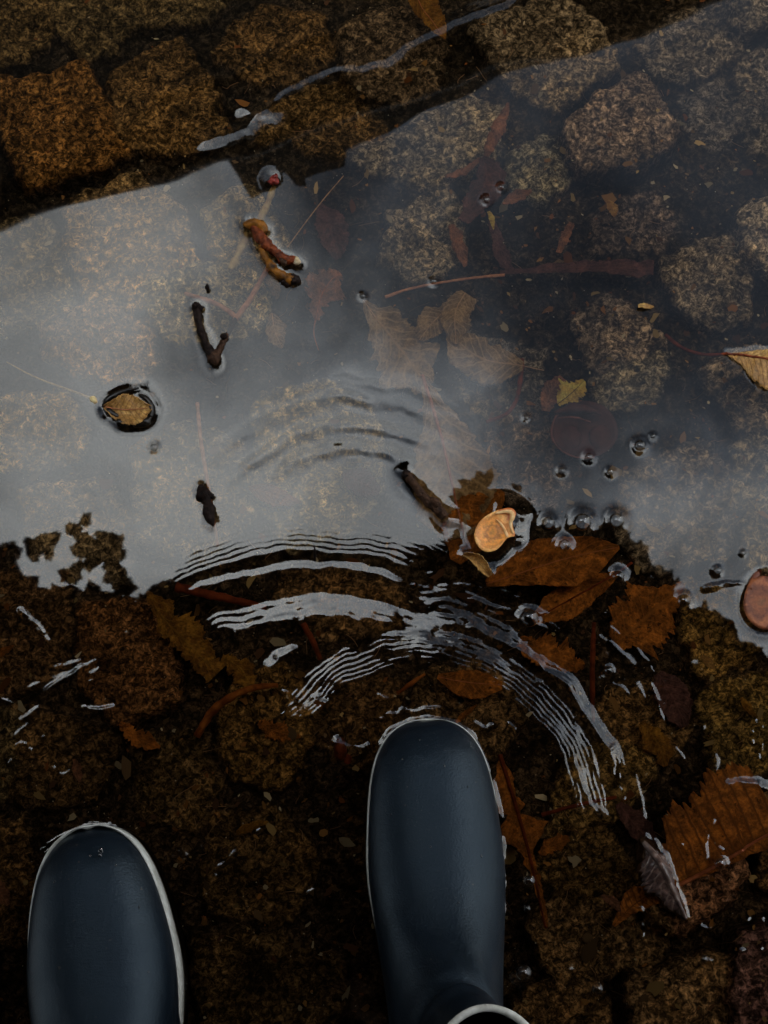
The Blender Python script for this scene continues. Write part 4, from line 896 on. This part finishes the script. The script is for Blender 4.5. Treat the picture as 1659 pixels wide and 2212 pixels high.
for k in range(520):
    u = RNG.uniform(-40, 1700); v = RNG.uniform(150, 2260)
    wgt = float(sstep(520, 1000, u)) if v < 1150 else .75
    if RNG.random() > .15 + .85 * wgt: continue
    p = P(u, v, -.045); crumb(p[0], p[1], .0022 * math.exp(RNG.normal(0, .45)), np.array(pal[RNG.integers(len(pal))]) * RNG.uniform(.45, 1.3), RNG.uniform(1, 2.6))
for k in range(420):
    u = RNG.uniform(-40, 1700); v = RNG.uniform(-40, 2250); p = P(u, v, -.04)
    crumb(p[0], p[1], RNG.uniform(.0003, .0007), np.array((.8, .74, .62)) * RNG.uniform(.5, 1.1))
for k in range(260):
    u = RNG.uniform(300, 1680); v = RNG.uniform(100, 2250); p = P(u, v, -.04); a = RNG.uniform(0, 6.28); ln = RNG.uniform(.004, .02)
    pts = [np.array([p[0] + math.cos(a) * ln * t + .003 * math.sin(3 * t + k) * t, p[1] + math.sin(a) * ln * t, 0]) for t in np.linspace(0, 1, 6)]
    for q in pts: q[2] = float(pav_z(q[0], q[1])) + .0018
    v_, f_ = tube(pts, [.00028, .00022], 4, 0, 0); o = len(LV); cc = np.array((.36, .22, .13)) * RNG.uniform(.4, 1.2)
    LV += [tuple(q) for q in v_]; LC += [cc] * len(v_); LF += [tuple(i + o for i in f) for f in f_]
mm, nt, bs = new_mat('leaf_crumbs'); at = nt.nodes.new('ShaderNodeAttribute'); at.attribute_name = 'tint'
L(nt, at.outputs['Color'], bs.inputs['Base Color']); bs.inputs['Roughness'].default_value = .8; bs.inputs['Specular IOR Level'].default_value = .1
lit = meshobj('leaf_litter', LV, LF, mm, smooth=False, colr=np.array(LC)); tag(lit, "crumbs of dead leaves, grit and fibres strewn over the sunken cobbles", 'litter', kind='stuff')

# ------------------------------------------------------------------ rubber boots
def boot_material():
    m, nt, bs = new_mat('navy_rubber'); g = nt.nodes.new('ShaderNodeNewGeometry').outputs['Position']
    lo = noise(nt, g, 22, 5, .65); fi = noise(nt, g, 700, 3, .6); sp = noise(nt, g, 520, 2, .6); pa = noise(nt, g, 14, 3, .6)
    c = ramp(nt, lo, [(.3, (.0013, .0037, .0074)), (.7, (.0025, .0068, .0135))])
    dust = math_node(nt, 'MULTIPLY', ramp(nt, sp, [(.62, 0.0), (.70, 1.0)]), ramp(nt, pa, [(.45, .05), (.65, .55)]))
    c = mixc(nt, dust, c, (.05, .052, .052))
    mud = math_node(nt, 'MULTIPLY', ramp(nt, noise(nt, g, 240, 2, .5), [(.70, 0.0), (.74, 1.0)]), ramp(nt, noise(nt, g, 30, 2), [(.5, 0.0), (.62, 1.0)]))
    c = mixc(nt, math_node(nt, 'MULTIPLY', mud, .5), c, (.10, .075, .05))
    L(nt, c, bs.inputs['Base Color'])
    L(nt, math_node(nt, 'ADD', ramp(nt, lo, [(.3, .36), (.7, .46)]), math_node(nt, 'MULTIPLY', dust, .3)), bs.inputs['Roughness']); bs.inputs['Specular IOR Level'].default_value = .40; bs.inputs['Specular Tint'].default_value = (.62, .82, 1.0, 1)
    bump(nt, bs, math_node(nt, 'ADD', math_node(nt, 'MULTIPLY', fi, .6), math_node(nt, 'MULTIPLY', lo, 3.0)), .45, .0010); return m
M['navy'] = boot_material()
M['trim'] = plain('white_rubber_trim', (.74, .75, .71), .5, (.42, .42, .37), 75, .25, .0008, .4)
M['sole'] = plain('black_rubber_sole', (.012, .012, .013), .6, None, 90)
M['lining'] = plain('dark_boot_lining', (.010, .011, .014), .9, None, 200)
def toe_outline(s, Wm, Ls=.085, p=2.5):
    k = np.clip(s / Ls, 0, 1); return Wm * (1 - (1 - k) ** p) ** (1 / p)
def boot(name, label, toe, ankle, wmax, tl, tp, lean, seed, trim_h, drops):
    """toe, ankle: world xy of toe tip and of a point 0.2 m behind it along the foot"""
    toe = np.array(toe); ax = np.array(ankle) - toe; ax /= np.linalg.norm(ax); sd = np.array([-ax[1], ax[0]])
    if sd[0] < 0: sd = -sd                                        # +x side
    root = empty(name, (toe[0] + ax[0] * .15, toe[1] + ax[1] * .15, -.035)); tag(root, label, 'boot', 'pair of navy rubber boots')
    W = lambda s: float(toe_outline(s, wmax, tl, tp) * np.interp(s, [0, .05, .085, .115, .145, .175, .21, .26, .30], [1, 1, 1.03, 1.09, 1.05, .93, .84, .76, .70]))
    # F: (back distance, z) up the front; B: under and behind
    Fp = np.array([(.0015,.004),(.003,.016),(.008,.027),(.016,.035),(.03,.0425),(.05,.0475),(.075,.052),(.10,.057),(.13,.063),(.158,.073),(.180,.087),(.196,.102),(.205,.118),(.2085,.135),(.210,.155),(.211,.172),(.212,.190)])
    Bp = np.array([(.0015,-.014),(.003,-.02),(.008,-.02),(.016,-.02),(.03,-.02),(.05,-.02),(.075,-.02),(.10,-.02),(.13,-.02),(.18,-.02),(.24,-.02),(.298,-.01),(.311,.035),(.313,.09),(.318,.13),(.324,.165),(.330,.190)])
    Wd = [W(x) for x in Fp[:8, 0]] + [W(.13), W(.155) * .98, W(.175) * .96, .0425, .0385, .0380, .0395, .0415, .0425]
    k0 = np.arange(len(Fp)); kk = np.linspace(0, len(Fp) - 1, 82)
    def sm(a):
        r = np.interp(kk, k0, a)
        for _ in range(4): r[1:-1] = (r[:-2] + 2 * r[1:-1] + r[2:]) / 4
        return r
    Fx, Fz, Bx, Bz, Wk = sm(Fp[:, 0]), sm(Fp[:, 1]), sm(Bp[:, 0]), sm(Bp[:, 1]), sm(Wd)
    seg = 56; ang = np.linspace(0, 2 * math.pi, seg, endpoint=False); V = []
    for i in range(len(kk)):
        foot = 1 - float(sstep(8.5, 12.5, kk[i]))                 # 1 on the foot, 0 on the shaft
        cx, cz = (Fx[i] + Bx[i]) / 2, (Fz[i] + Bz[i]) / 2; hx, hz = (Fx[i] - Bx[i]) / 2, (Fz[i] - Bz[i]) / 2
        for a in ang:
            ca, sa = math.cos(a), math.sin(a)
            pw = 1.0 - foot * (.50 if ca < 0 else .22)
            q = math.copysign(abs(sa) ** (1.0 - foot * .10 if ca > 0 else pw), sa); r = math.copysign(abs(ca) ** (pw if ca < 0 else 1.0 - foot * .12), ca)
            x, z, w = cx + hx * r, cz + hz * r, Wk[i] * q
            # soft instep hollows and ankle creases
            fr = max(0.0, ca)
            cre = (.0055 * math.exp(-((z - .106) / .0055) ** 2) - .0035 * math.exp(-((z - .119) / .006) ** 2) + .0025 * math.exp(-((z - .083 - .04 * sa) / .006) ** 2)) * fr ** .6
            x += cre; z -= cre * .5
            w += lean * max(0, z - .06)
            xy = toe + ax * x + sd * w
            V.append((xy[0], xy[1], z))
    F = []
    n = len(kk)
    for i in range(n - 1):
        for j in range(seg): F.append((i * seg + j, i * seg + (j + 1) % seg, (i + 1) * seg + (j + 1) % seg, (i + 1) * seg + j))
    F.append(tuple(range(seg))[::-1])
    top = np.array(V[(n - 1) * seg:n * seg])
    ub = meshobj('upper', V, F, M['navy'], root)
    # lining: inside wall of the shaft
    cen = top.mean(0); Lv = []; Lf = []
    for k, (zz, s) in enumerate(((.001, .975), (-.03, .955), (-.09, .92))):
        for p in top: q = cen + (p - cen) * s; Lv.append((q[0], q[1], p[2] + zz))
        if k:
            for j in range(seg): Lf.append(((k - 1) * seg + j, k * seg + j, k * seg + (j + 1) % seg, (k - 1) * seg + (j + 1) % seg))
    meshobj('lining', Lv, Lf, M['lining'], root)
    rim = np.vstack([top, top[:1]]) + (0, 0, .001)
    v_, f_ = tube(rim, [.0025], 10, .05, 0, cap=False); meshobj('rim', v_, f_, M['trim'], root)
    # sole and white foxing band
    sN = np.r_[0, .0006, .002, .005, .009, .015, .023, .034, .048, .065, .085, .105, .13, .16, .19, .22, .25, .28, .296, .305, .309]
    ww = np.array([W(s) for s in sN]); ww[-5:] *= np.array([1, .97, .88, .62, .05]); ww[0] = .0
    def outline(off):
        l = [toe + ax * s + sd * (w + off) for s, w in zip(sN, ww)]; r = [toe + ax * s - sd * (w + off) for s, w in zip(sN, ww)][::-1]
        o = np.array(l + r[:-1]); t0 = toe - ax * off; o[0] = t0
        return chaikin(o, 2)
    def band(name, z0, z1, off0, off1, mat, lip=None):
        o0, o1 = outline(off0), outline(off1); m = len(o0); V = [(*p, z0) for p in o0] + [(*p, z1) for p in o1]
        inn = outline(off1 - .0014); V += [(*p, z1 + .0006) for p in inn]; V += [(*p, z1 - .006) for p in outline(off1 - .004)]
        F = []
        for a in range(3):
            for j in range(m): F.append((a * m + j, a * m + (j + 1) % m, (a + 1) * m + (j + 1) % m, (a + 1) * m + j))
        F.append(tuple(range(m))[::-1])
        return meshobj(name, V, F, mat, root)
    band('sole', -.036, -.0035, .001, .0025, M['sole'])
    band('white_trim', -.0045, trim_h, .0022, .0008, M['trim'])
    bpy.context.view_layer.update()
    for u, v, rpx in drops:
        o = np.array([0, 0, H]) - np.array(root.location); hit, loc, no, _ = ub.ray_cast(Vector(o), Vector(raydir(u, v)).normalized())
        if hit:
            lump('water_drop', np.array(loc) + np.array(root.location), rpx * MPP, M['bubble'], root, int(u), .2, (.8, 1.25, .45), 14, 8)
    return root
def px_axis(t, a, z=.0):
    return P(*t, z)[:2], P(*a, z)[:2]
t_, a_ = px_axis((922, 1555), (955, 2110)); boot('rubber_boot', "navy rubber boot with a white trim line in the centre, ripples spreading from its toe", t_, a_, .0510, .085, 2.55, .16, 1, .0065, [(905,1600,3),(870,1640,2.5),(960,1655,3),(1010,1700,2.5),(845,1760,2.5),(930,1830,2.5),(1040,1850,3),(990,1950,2.5),(880,1700,2)])
t2, a2 = px_axis((198, 1786), (256, 2330)); boot('rubber_boot', "navy rubber boot at the left, set further back, with a wider white trim", t2, a2, .0545, .108, 2.4, -.02, 2, .019, [(218,1838,6),(216,1848,5),(195,1850,3),(118,1905,3),(250,1870,2.5),(300,1960,3),(160,1990,2.5),(230,2050,2.5),(320,2100,2.5)])
RB = [(803,1820),(808,1700),(815,1640),(830,1600),(855,1575),(890,1560),(915,1557),(960,1562),(990,1575),(1020,1600),(1045,1650),(1065,1700),(1085,1800),(1085,2100),(820,2100)]
LB = [(62,2040),(65,1980),(70,1920),(80,1870),(105,1830),(140,1805),(180,1790),(225,1784),(260,1795),(300,1830),(330,1890),(355,1960),(370,2030),(390,2300),(80,2300)]
FLOATERS.append((chaikin(RB, 1), True, .0011, 9)); FLOATERS.append((chaikin(LB, 1), True, .0009, 8))

# ------------------------------------------------------------------ the water itself (after everything that dents it)
wx_ = axis_lines(-0.40, 0.40, 0.00115, 3.2); wy_ = axis_lines(-0.15, 0.80, 0.00115, 3.2)
WX, WY = np.meshgrid(wx_, wy_)
WZ = ripples(WX, WY)
edge = sstep(.40, .7, np.abs(WX)) + sstep(.80, 1.1, WY) + sstep(-.15, -.4, WY)
WZ = WZ * (1 - np.clip(edge, 0, 1))
water = meshobj('puddle_water', np.stack([WX.ravel(), WY.ravel(), WZ.ravel()], 1), gridfaces(len(wx_), len(wy_)), M['water'])
tag(water, kind='structure')

# ------------------------------------------------------------------ what the puddle mirrors: a house across the street, a tree overhead, the wearer; also an unseen light-blocking house
M['render_wall'] = plain('dark_plaster', (.07, .062, .055), .9, (.05, .045, .04), 3, .2, .01, .2)
M['slate'] = plain('roof_slate', (.05, .05, .055), .8, (.03, .03, .033), 8)
M['gutter'] = plain('zinc_gutter', (.10, .10, .10), .5)
M['pane'] = plain('window_pane', (.02, .022, .025), .1, None, 5, 0, .001, .6)
M['frame'] = plain('window_frame', (.35, .33, .30), .5)
EZ = 12.0
A, B = mirror(-30, 500, EZ), mirror(1520, 0, EZ)
e = (B - A)[:2]; e /= np.linalg.norm(e); nrm = np.array([e[1], -e[0]])                 # towards the viewer
if nrm @ (-A[:2]) < 0: nrm = -nrm
def fac(s, out, z): p = A[:2] + e * s + nrm * out; return (p[0], p[1], z)
lenAB = np.linalg.norm((B - A)[:2]); s0, s1 = -9.0, lenAB + 12.0
house = empty('town_house', fac(lenAB / 2, 0, 0)); tag(house, "dark town house whose eave and gable are mirrored along the puddle's upper left", 'house')
def slab(a, b_, o0, o1, z0, z1):
    return [fac(a, o0, z0), fac(b_, o0, z0), fac(b_, o1, z0), fac(a, o1, z0), fac(a, o0, z1), fac(b_, o0, z1), fac(b_, o1, z1), fac(a, o1, z1)], [(0, 3, 2, 1), (4, 5, 6, 7), (0, 1, 5, 4), (1, 2, 6, 5), (2, 3, 7, 6), (3, 0, 4, 7)]
meshobj('wall', *slab(s0, s1, -8, -.35, 0, EZ - .2), M['render_wall'], house, smooth=False)
v_ = [fac(s0, -.02, EZ), fac(s1, -.02, EZ), fac(s1, -4.2, EZ + 2.6), fac(s0, -4.2, EZ + 2.6), fac(s1, -8.4, EZ), fac(s0, -8.4, EZ), fac(s0, -.02, EZ - .19), fac(s1, -.02, EZ - .19), fac(s1, -8.4, EZ - .19), fac(s0, -8.4, EZ - .19)]
meshobj('roof', v_, [(0, 1, 2, 3), (3, 2, 4, 5), (6, 9, 8, 7), (0, 6, 7, 1), (5, 4, 8, 9), (0, 3, 5, 9, 6), (1, 7, 8, 4, 2)], M['slate'], house, smooth=False)
v_, f_ = tube([fac(s0, .04, EZ - .07), fac(s1, .04, EZ - .07)], [.07], 10); meshobj('gutter', v_, f_, M['gutter'], house)
def on_facade(u, v, out=-.1):
    p = P(u, v, 0); d = raydir(u, v) * (1, 1, -1); q = np.array(fac(0, out, 0))[:2]
    t = ((q - p[:2]) @ nrm) / (d[:2] @ nrm); h = p + d * t
    return (h[:2] - A[:2]) @ e, h[2]
gp = [on_facade(u, v + (14 if v > 328 else 0)) for u, v in ((483,298),(547,422),(572,402),(590,360),(618,350),(640,384),(673,388),(664,362),(700,355),(748,338),(752,325),(800,303),(870,272),(930,243),(1000,212),(1100,170),(1230,106))]
gp = [gp[0]] + gp + [(gp[-1][0], EZ - .05)]; gp[0] = (gp[1][0], EZ - .05); ng = len(gp)
v_ = [fac(s, -.1, z) for s, z in gp] + [fac(s, -.7, z) for s, z in gp]
meshobj('gable', v_, [tuple(range(ng)), tuple(range(ng, 2 * ng))[::-1]] + [(i, (i + 1) % ng, ng + (i + 1) % ng, ng + i) for i in range(ng)], M['render_wall'], house, smooth=False)
for k in range(5):
    for zz in (2.2, 5.4, 8.6):
        s = s0 + 2.2 + k * (s1 - s0 - 4.4) / 4
        wv, wf = join([slab(s - .55, s + .55, -.349, -.27, zz - .08, zz), slab(s - .55, s + .55, -.349, -.27, zz + 1.6, zz + 1.68), slab(s - .55, s - .47, -.349, -.28, zz, zz + 1.6), slab(s + .47, s + .55, -.349, -.28, zz, zz + 1.6), slab(s - .03, s + .03, -.349, -.29, zz, zz + 1.6)])
        wo = meshobj('window', wv, wf, M['frame'], house, smooth=False)
        meshobj('pane', *slab(s - .47, s + .47, -.349, -.33, zz, zz + 1.6), M['pane'], wo, smooth=False)

bh = empty('sky_block_house', (-1, -6.5, 0)); tag(bh, "unseen house added behind the tree and the wearer, blocking low sky", 'house')  # never in view; put in to cut low sky light from behind
meshobj('wall', *box((-1, -6.5, 4.5), (22, 7, 9)), M['render_wall'], bh, smooth=False)
v_ = [(-12.2, -2.7, 9.003), (10.2, -2.7, 9.003), (10.2, -10.3, 9.003), (-12.2, -10.3, 9.003), (-12.2, -6.5, 11.8), (10.2, -6.5, 11.8)]
meshobj('roof', v_, [(0, 3, 2, 1), (0, 1, 5, 4), (2, 3, 4, 5), (0, 4, 3), (1, 2, 5)], M['slate'], bh, smooth=False)
CROWN = [(-700,2500),(-420,1800),(-250,1480),(-120,1290),(-40,1225),(10,1215),(60,1262),(100,1290),(135,1262),(170,1285),(215,1268),(250,1290),(280,1302),(300,1300),(350,1272),(400,1250),(440,1230),(520,1222),(690,1205),(860,1222),(930,1200),(960,1150),(985,1090),(1030,1045),(1080,1080),(1130,1130),(1200,1165),(1330,1180),(1400,1190),(1430,1235),(1500,1280),(1570,1350),(1659,1412),(1730,1540),(1790,1700),(1900,1900),(2700,2150),(2700,3600),(-700,3600)]
cu = []
need = 21000
while len(cu) < need:
    uu = RNG.uniform(-700, 2700, 26000); vv = RNG.uniform(1040, 3600, 26000)
    k = inside(uu, vv, CROWN); d = seg_dist(uu, vv, CROWN[:-2])
    k &= d > 14
    cu += list(zip(uu[k], vv[k]))
cu = cu[:need]
LV = np.zeros((need, 6, 3))
oval = lambda c, t, n_, s: [c - t * s * 1.25, c - t * s * .5 + n_ * s * .62, c + t * s * .5 + n_ * s * .62, c + t * s * 1.25, c + t * s * .5 - n_ * s * .62, c - t * s * .5 - n_ * s * .62]
for i, (u, v) in enumerate(cu):
    z = 1.95 + RNG.uniform(-.15, .5); c = mirror(u, v, z); s = RNG.uniform(.020, .044) if i % 4 else .028
    a = RNG.uniform(0, 6.28); t = np.array([math.cos(a), math.sin(a), RNG.normal(0, .25)]); n_ = np.array([-math.sin(a), math.cos(a), RNG.normal(0, .35)])
    LV[i] = oval(c, t, n_, s * 1.15)
ext = 8000  # extra unmirrored leaves, added left and behind to shade the boots and water
EL = np.zeros((ext, 6, 3))
for i in range(ext):
    while True:
        c = np.array([RNG.uniform(-4, 3.5), RNG.uniform(-4, 1.5), RNG.uniform(2.0, 3.0)])
        u0, v0 = world2px(*(c[:2] * 1.2 / (1.2 + c[2])), 0.0)
        if c[1] < -.7 or (u0 < -380 and c[1] < 1.5): break
    sz = RNG.uniform(.08, .14); a = RNG.uniform(0, 6.28)
    t = np.array([math.cos(a), math.sin(a), RNG.normal(0, .25)]); n_ = np.array([-math.sin(a), math.cos(a), RNG.normal(0, .35)])
    EL[i] = oval(c, t, n_, sz)
CL = []
for u0, v0, rr_, k_ in ((150,1148,15,22),(184,1122,9,9),(228,1188,26,44),(172,1185,12,12),(196,1212,13,14),(92,1172,20,26),(64,1190,13,12),(12,1198,16,24),(252,1245,18,22),(150,1240,16,14),(270,1280,12,12),(1032,1052,22,34),(1122,1064,12,12),(1372,1196,20,30),(985,1100,16,20),(1290,1180,16,16),(1440,1232,14,14)):
    for _ in range(k_):
        q = RNG.normal(0, .5, 2) * rr_; z = 1.95 + RNG.uniform(-.15, .4); c = mirror(u0 + q[0], v0 + q[1], z); a = RNG.uniform(0, 6.28)
        t = np.array([math.cos(a), math.sin(a), RNG.normal(0, .25)]); n_ = np.array([-math.sin(a), math.cos(a), RNG.normal(0, .35)])
        CL.append(oval(c, t, n_, RNG.uniform(.010, .020)))
LV = np.concatenate([LV, EL, np.array(CL)]); need += ext + len(CL)
tree = empty('street_tree', (0.3, -2.6, 0.0)); tag(tree, "dark tree with overhanging crown, mirrored in the lower half of the puddle", 'tree')
M['crown'] = plain('tree_leaves', (.060, .040, .016), .7, (.03, .025, .012), 6)
M['trunk_bark'] = plain('tree_bark', (.06, .045, .033), .9, (.03, .022, .016), 12, .6, .01)
meshobj('crown', LV.reshape(-1, 3), np.arange(need * 6).reshape(-1, 6), M['crown'], tree, smooth=False)
parts = [tube(dense(chaikin([(.3, -2.6, -.1), (.32, -2.55, .9), (.2, -2.4, 1.8), (.1, -2.0, 2.5), (.0, -1.4, 3.0)], 2, False), .1), [.22, .17, .15, .12, .05], 14, .08, 3)]
meshobj('trunk', *parts[0], M['trunk_bark'], tree)
lm = [tube(dense(chaikin(p, 2, False), .08), [.07, .045, .02], 9, .08, 5) for p in ([(.2, -2.4, 1.7), (-.4, -1.8, 2.2), (-.9, -.7, 2.6)], [(.15, -2.2, 2.1), (.6, -1.5, 2.4), (.8, -.5, 2.6)], [(.1, -2.0, 2.5), (-.2, -.9, 2.6), (.0, .2, 2.6)], [(.2, -2.4, 1.8), (.9, -2.9, 2.4), (1.5, -3.2, 2.9)])]
meshobj('limb', *join(lm), M['trunk_bark'], tree)

# the wearer: dark coat and trousers, hands in the pockets
M['cloth'] = plain('dark_wool', (.012, .012, .014), .9, (.008, .008, .009), 40)
M['skin'] = plain('skin', (.45, .28, .20), .5, None, 30, .05)
M['hair'] = plain('hair', (.03, .018, .01), .6, None, 80, .6, .003)
rx, ry = t_ + (a_ - t_) / np.linalg.norm(a_ - t_) * .268; lx, ly = t2 + (a2 - t2) / np.linalg.norm(a2 - t2) * .268
rx += .012
mx, my = (rx + lx) / 2, min(ry, ly) - .12
sk = {'pel': (mx, my, .92, .125), 'rh': (mx + .10, my, .86, .095), 'rk': (rx + .01, ry - .045, .50, .062), 'rc': (rx, ry, .33, .046), 'ra': (rx, ry, .12, .036), 'rt': (rx - .01, ry + .08, .02, .026),
      'lh': (mx - .10, my, .86, .095), 'lk': (lx, ly - .035, .50, .062), 'lc': (lx, ly, .33, .046), 'la': (lx, ly, .12, .036), 'lt': (lx - .01, ly + .08, .02, .026),
      'wa': (mx, my, 1.08, .125), 'ch': (mx, my - .01, 1.28, .15), 'nk': (mx, my + .01, 1.44, .06), 'hd': (mx, my + .045, 1.56, .085), 'tp': (mx, my + .04, 1.64, .078),
      'rs': (mx + .18, my - .02, 1.36, .07), 'rel': (mx + .27, my - .06, 1.10, .05), 'rw': (mx + .17, my + .06, .93, .042), 'ls': (mx - .18, my - .02, 1.36, .07), 'lel': (mx - .27, my - .06, 1.10, .05), 'lw': (mx - .17, my + .06, .93, .042)}
ks = list(sk); ed = [('pel', 'rh'), ('rh', 'rk'), ('rk', 'rc'), ('rc', 'ra'), ('ra', 'rt'), ('pel', 'lh'), ('lh', 'lk'), ('lk', 'lc'), ('lc', 'la'), ('la', 'lt'), ('pel', 'wa'), ('wa', 'ch'), ('ch', 'nk'), ('nk', 'hd'), ('hd', 'tp'), ('ch', 'rs'), ('rs', 'rel'), ('rel', 'rw'), ('ch', 'ls'), ('ls', 'lel'), ('lel', 'lw')]
person = empty('person', (mx, my, 0)); tag(person, "person in dark coat and trousers standing in the two navy rubber boots", 'person')
me = bpy.data.meshes.new('body'); me.from_pydata([(sk[k][0] - mx, sk[k][1] - my, sk[k][2]) for k in ks], [(ks.index(a), ks.index(b_)) for a, b_ in ed], [])
body = bpy.data.objects.new('body', me); link(body, person); me.materials.append(M['cloth'])
md = body.modifiers.new('skin', 'SKIN'); md.use_smooth_shade = True
for i, k in enumerate(ks): me.skin_vertices[0].data[i].radius = (sk[k][3],) * 2
me.skin_vertices[0].data[0].use_root = True
body.modifiers.new('round', 'SUBSURF').levels = 2; body.modifiers['round'].render_levels = 2
fc = np.array([mx, my + .055, 1.575]); lump('face', fc, .088, M['skin'], person, 3, .01, (.82, .98, 1.15))
lump('hair', fc + (0, -.022, .022), .095, M['hair'], person, 4, .04, (.9, .98, 1.08))
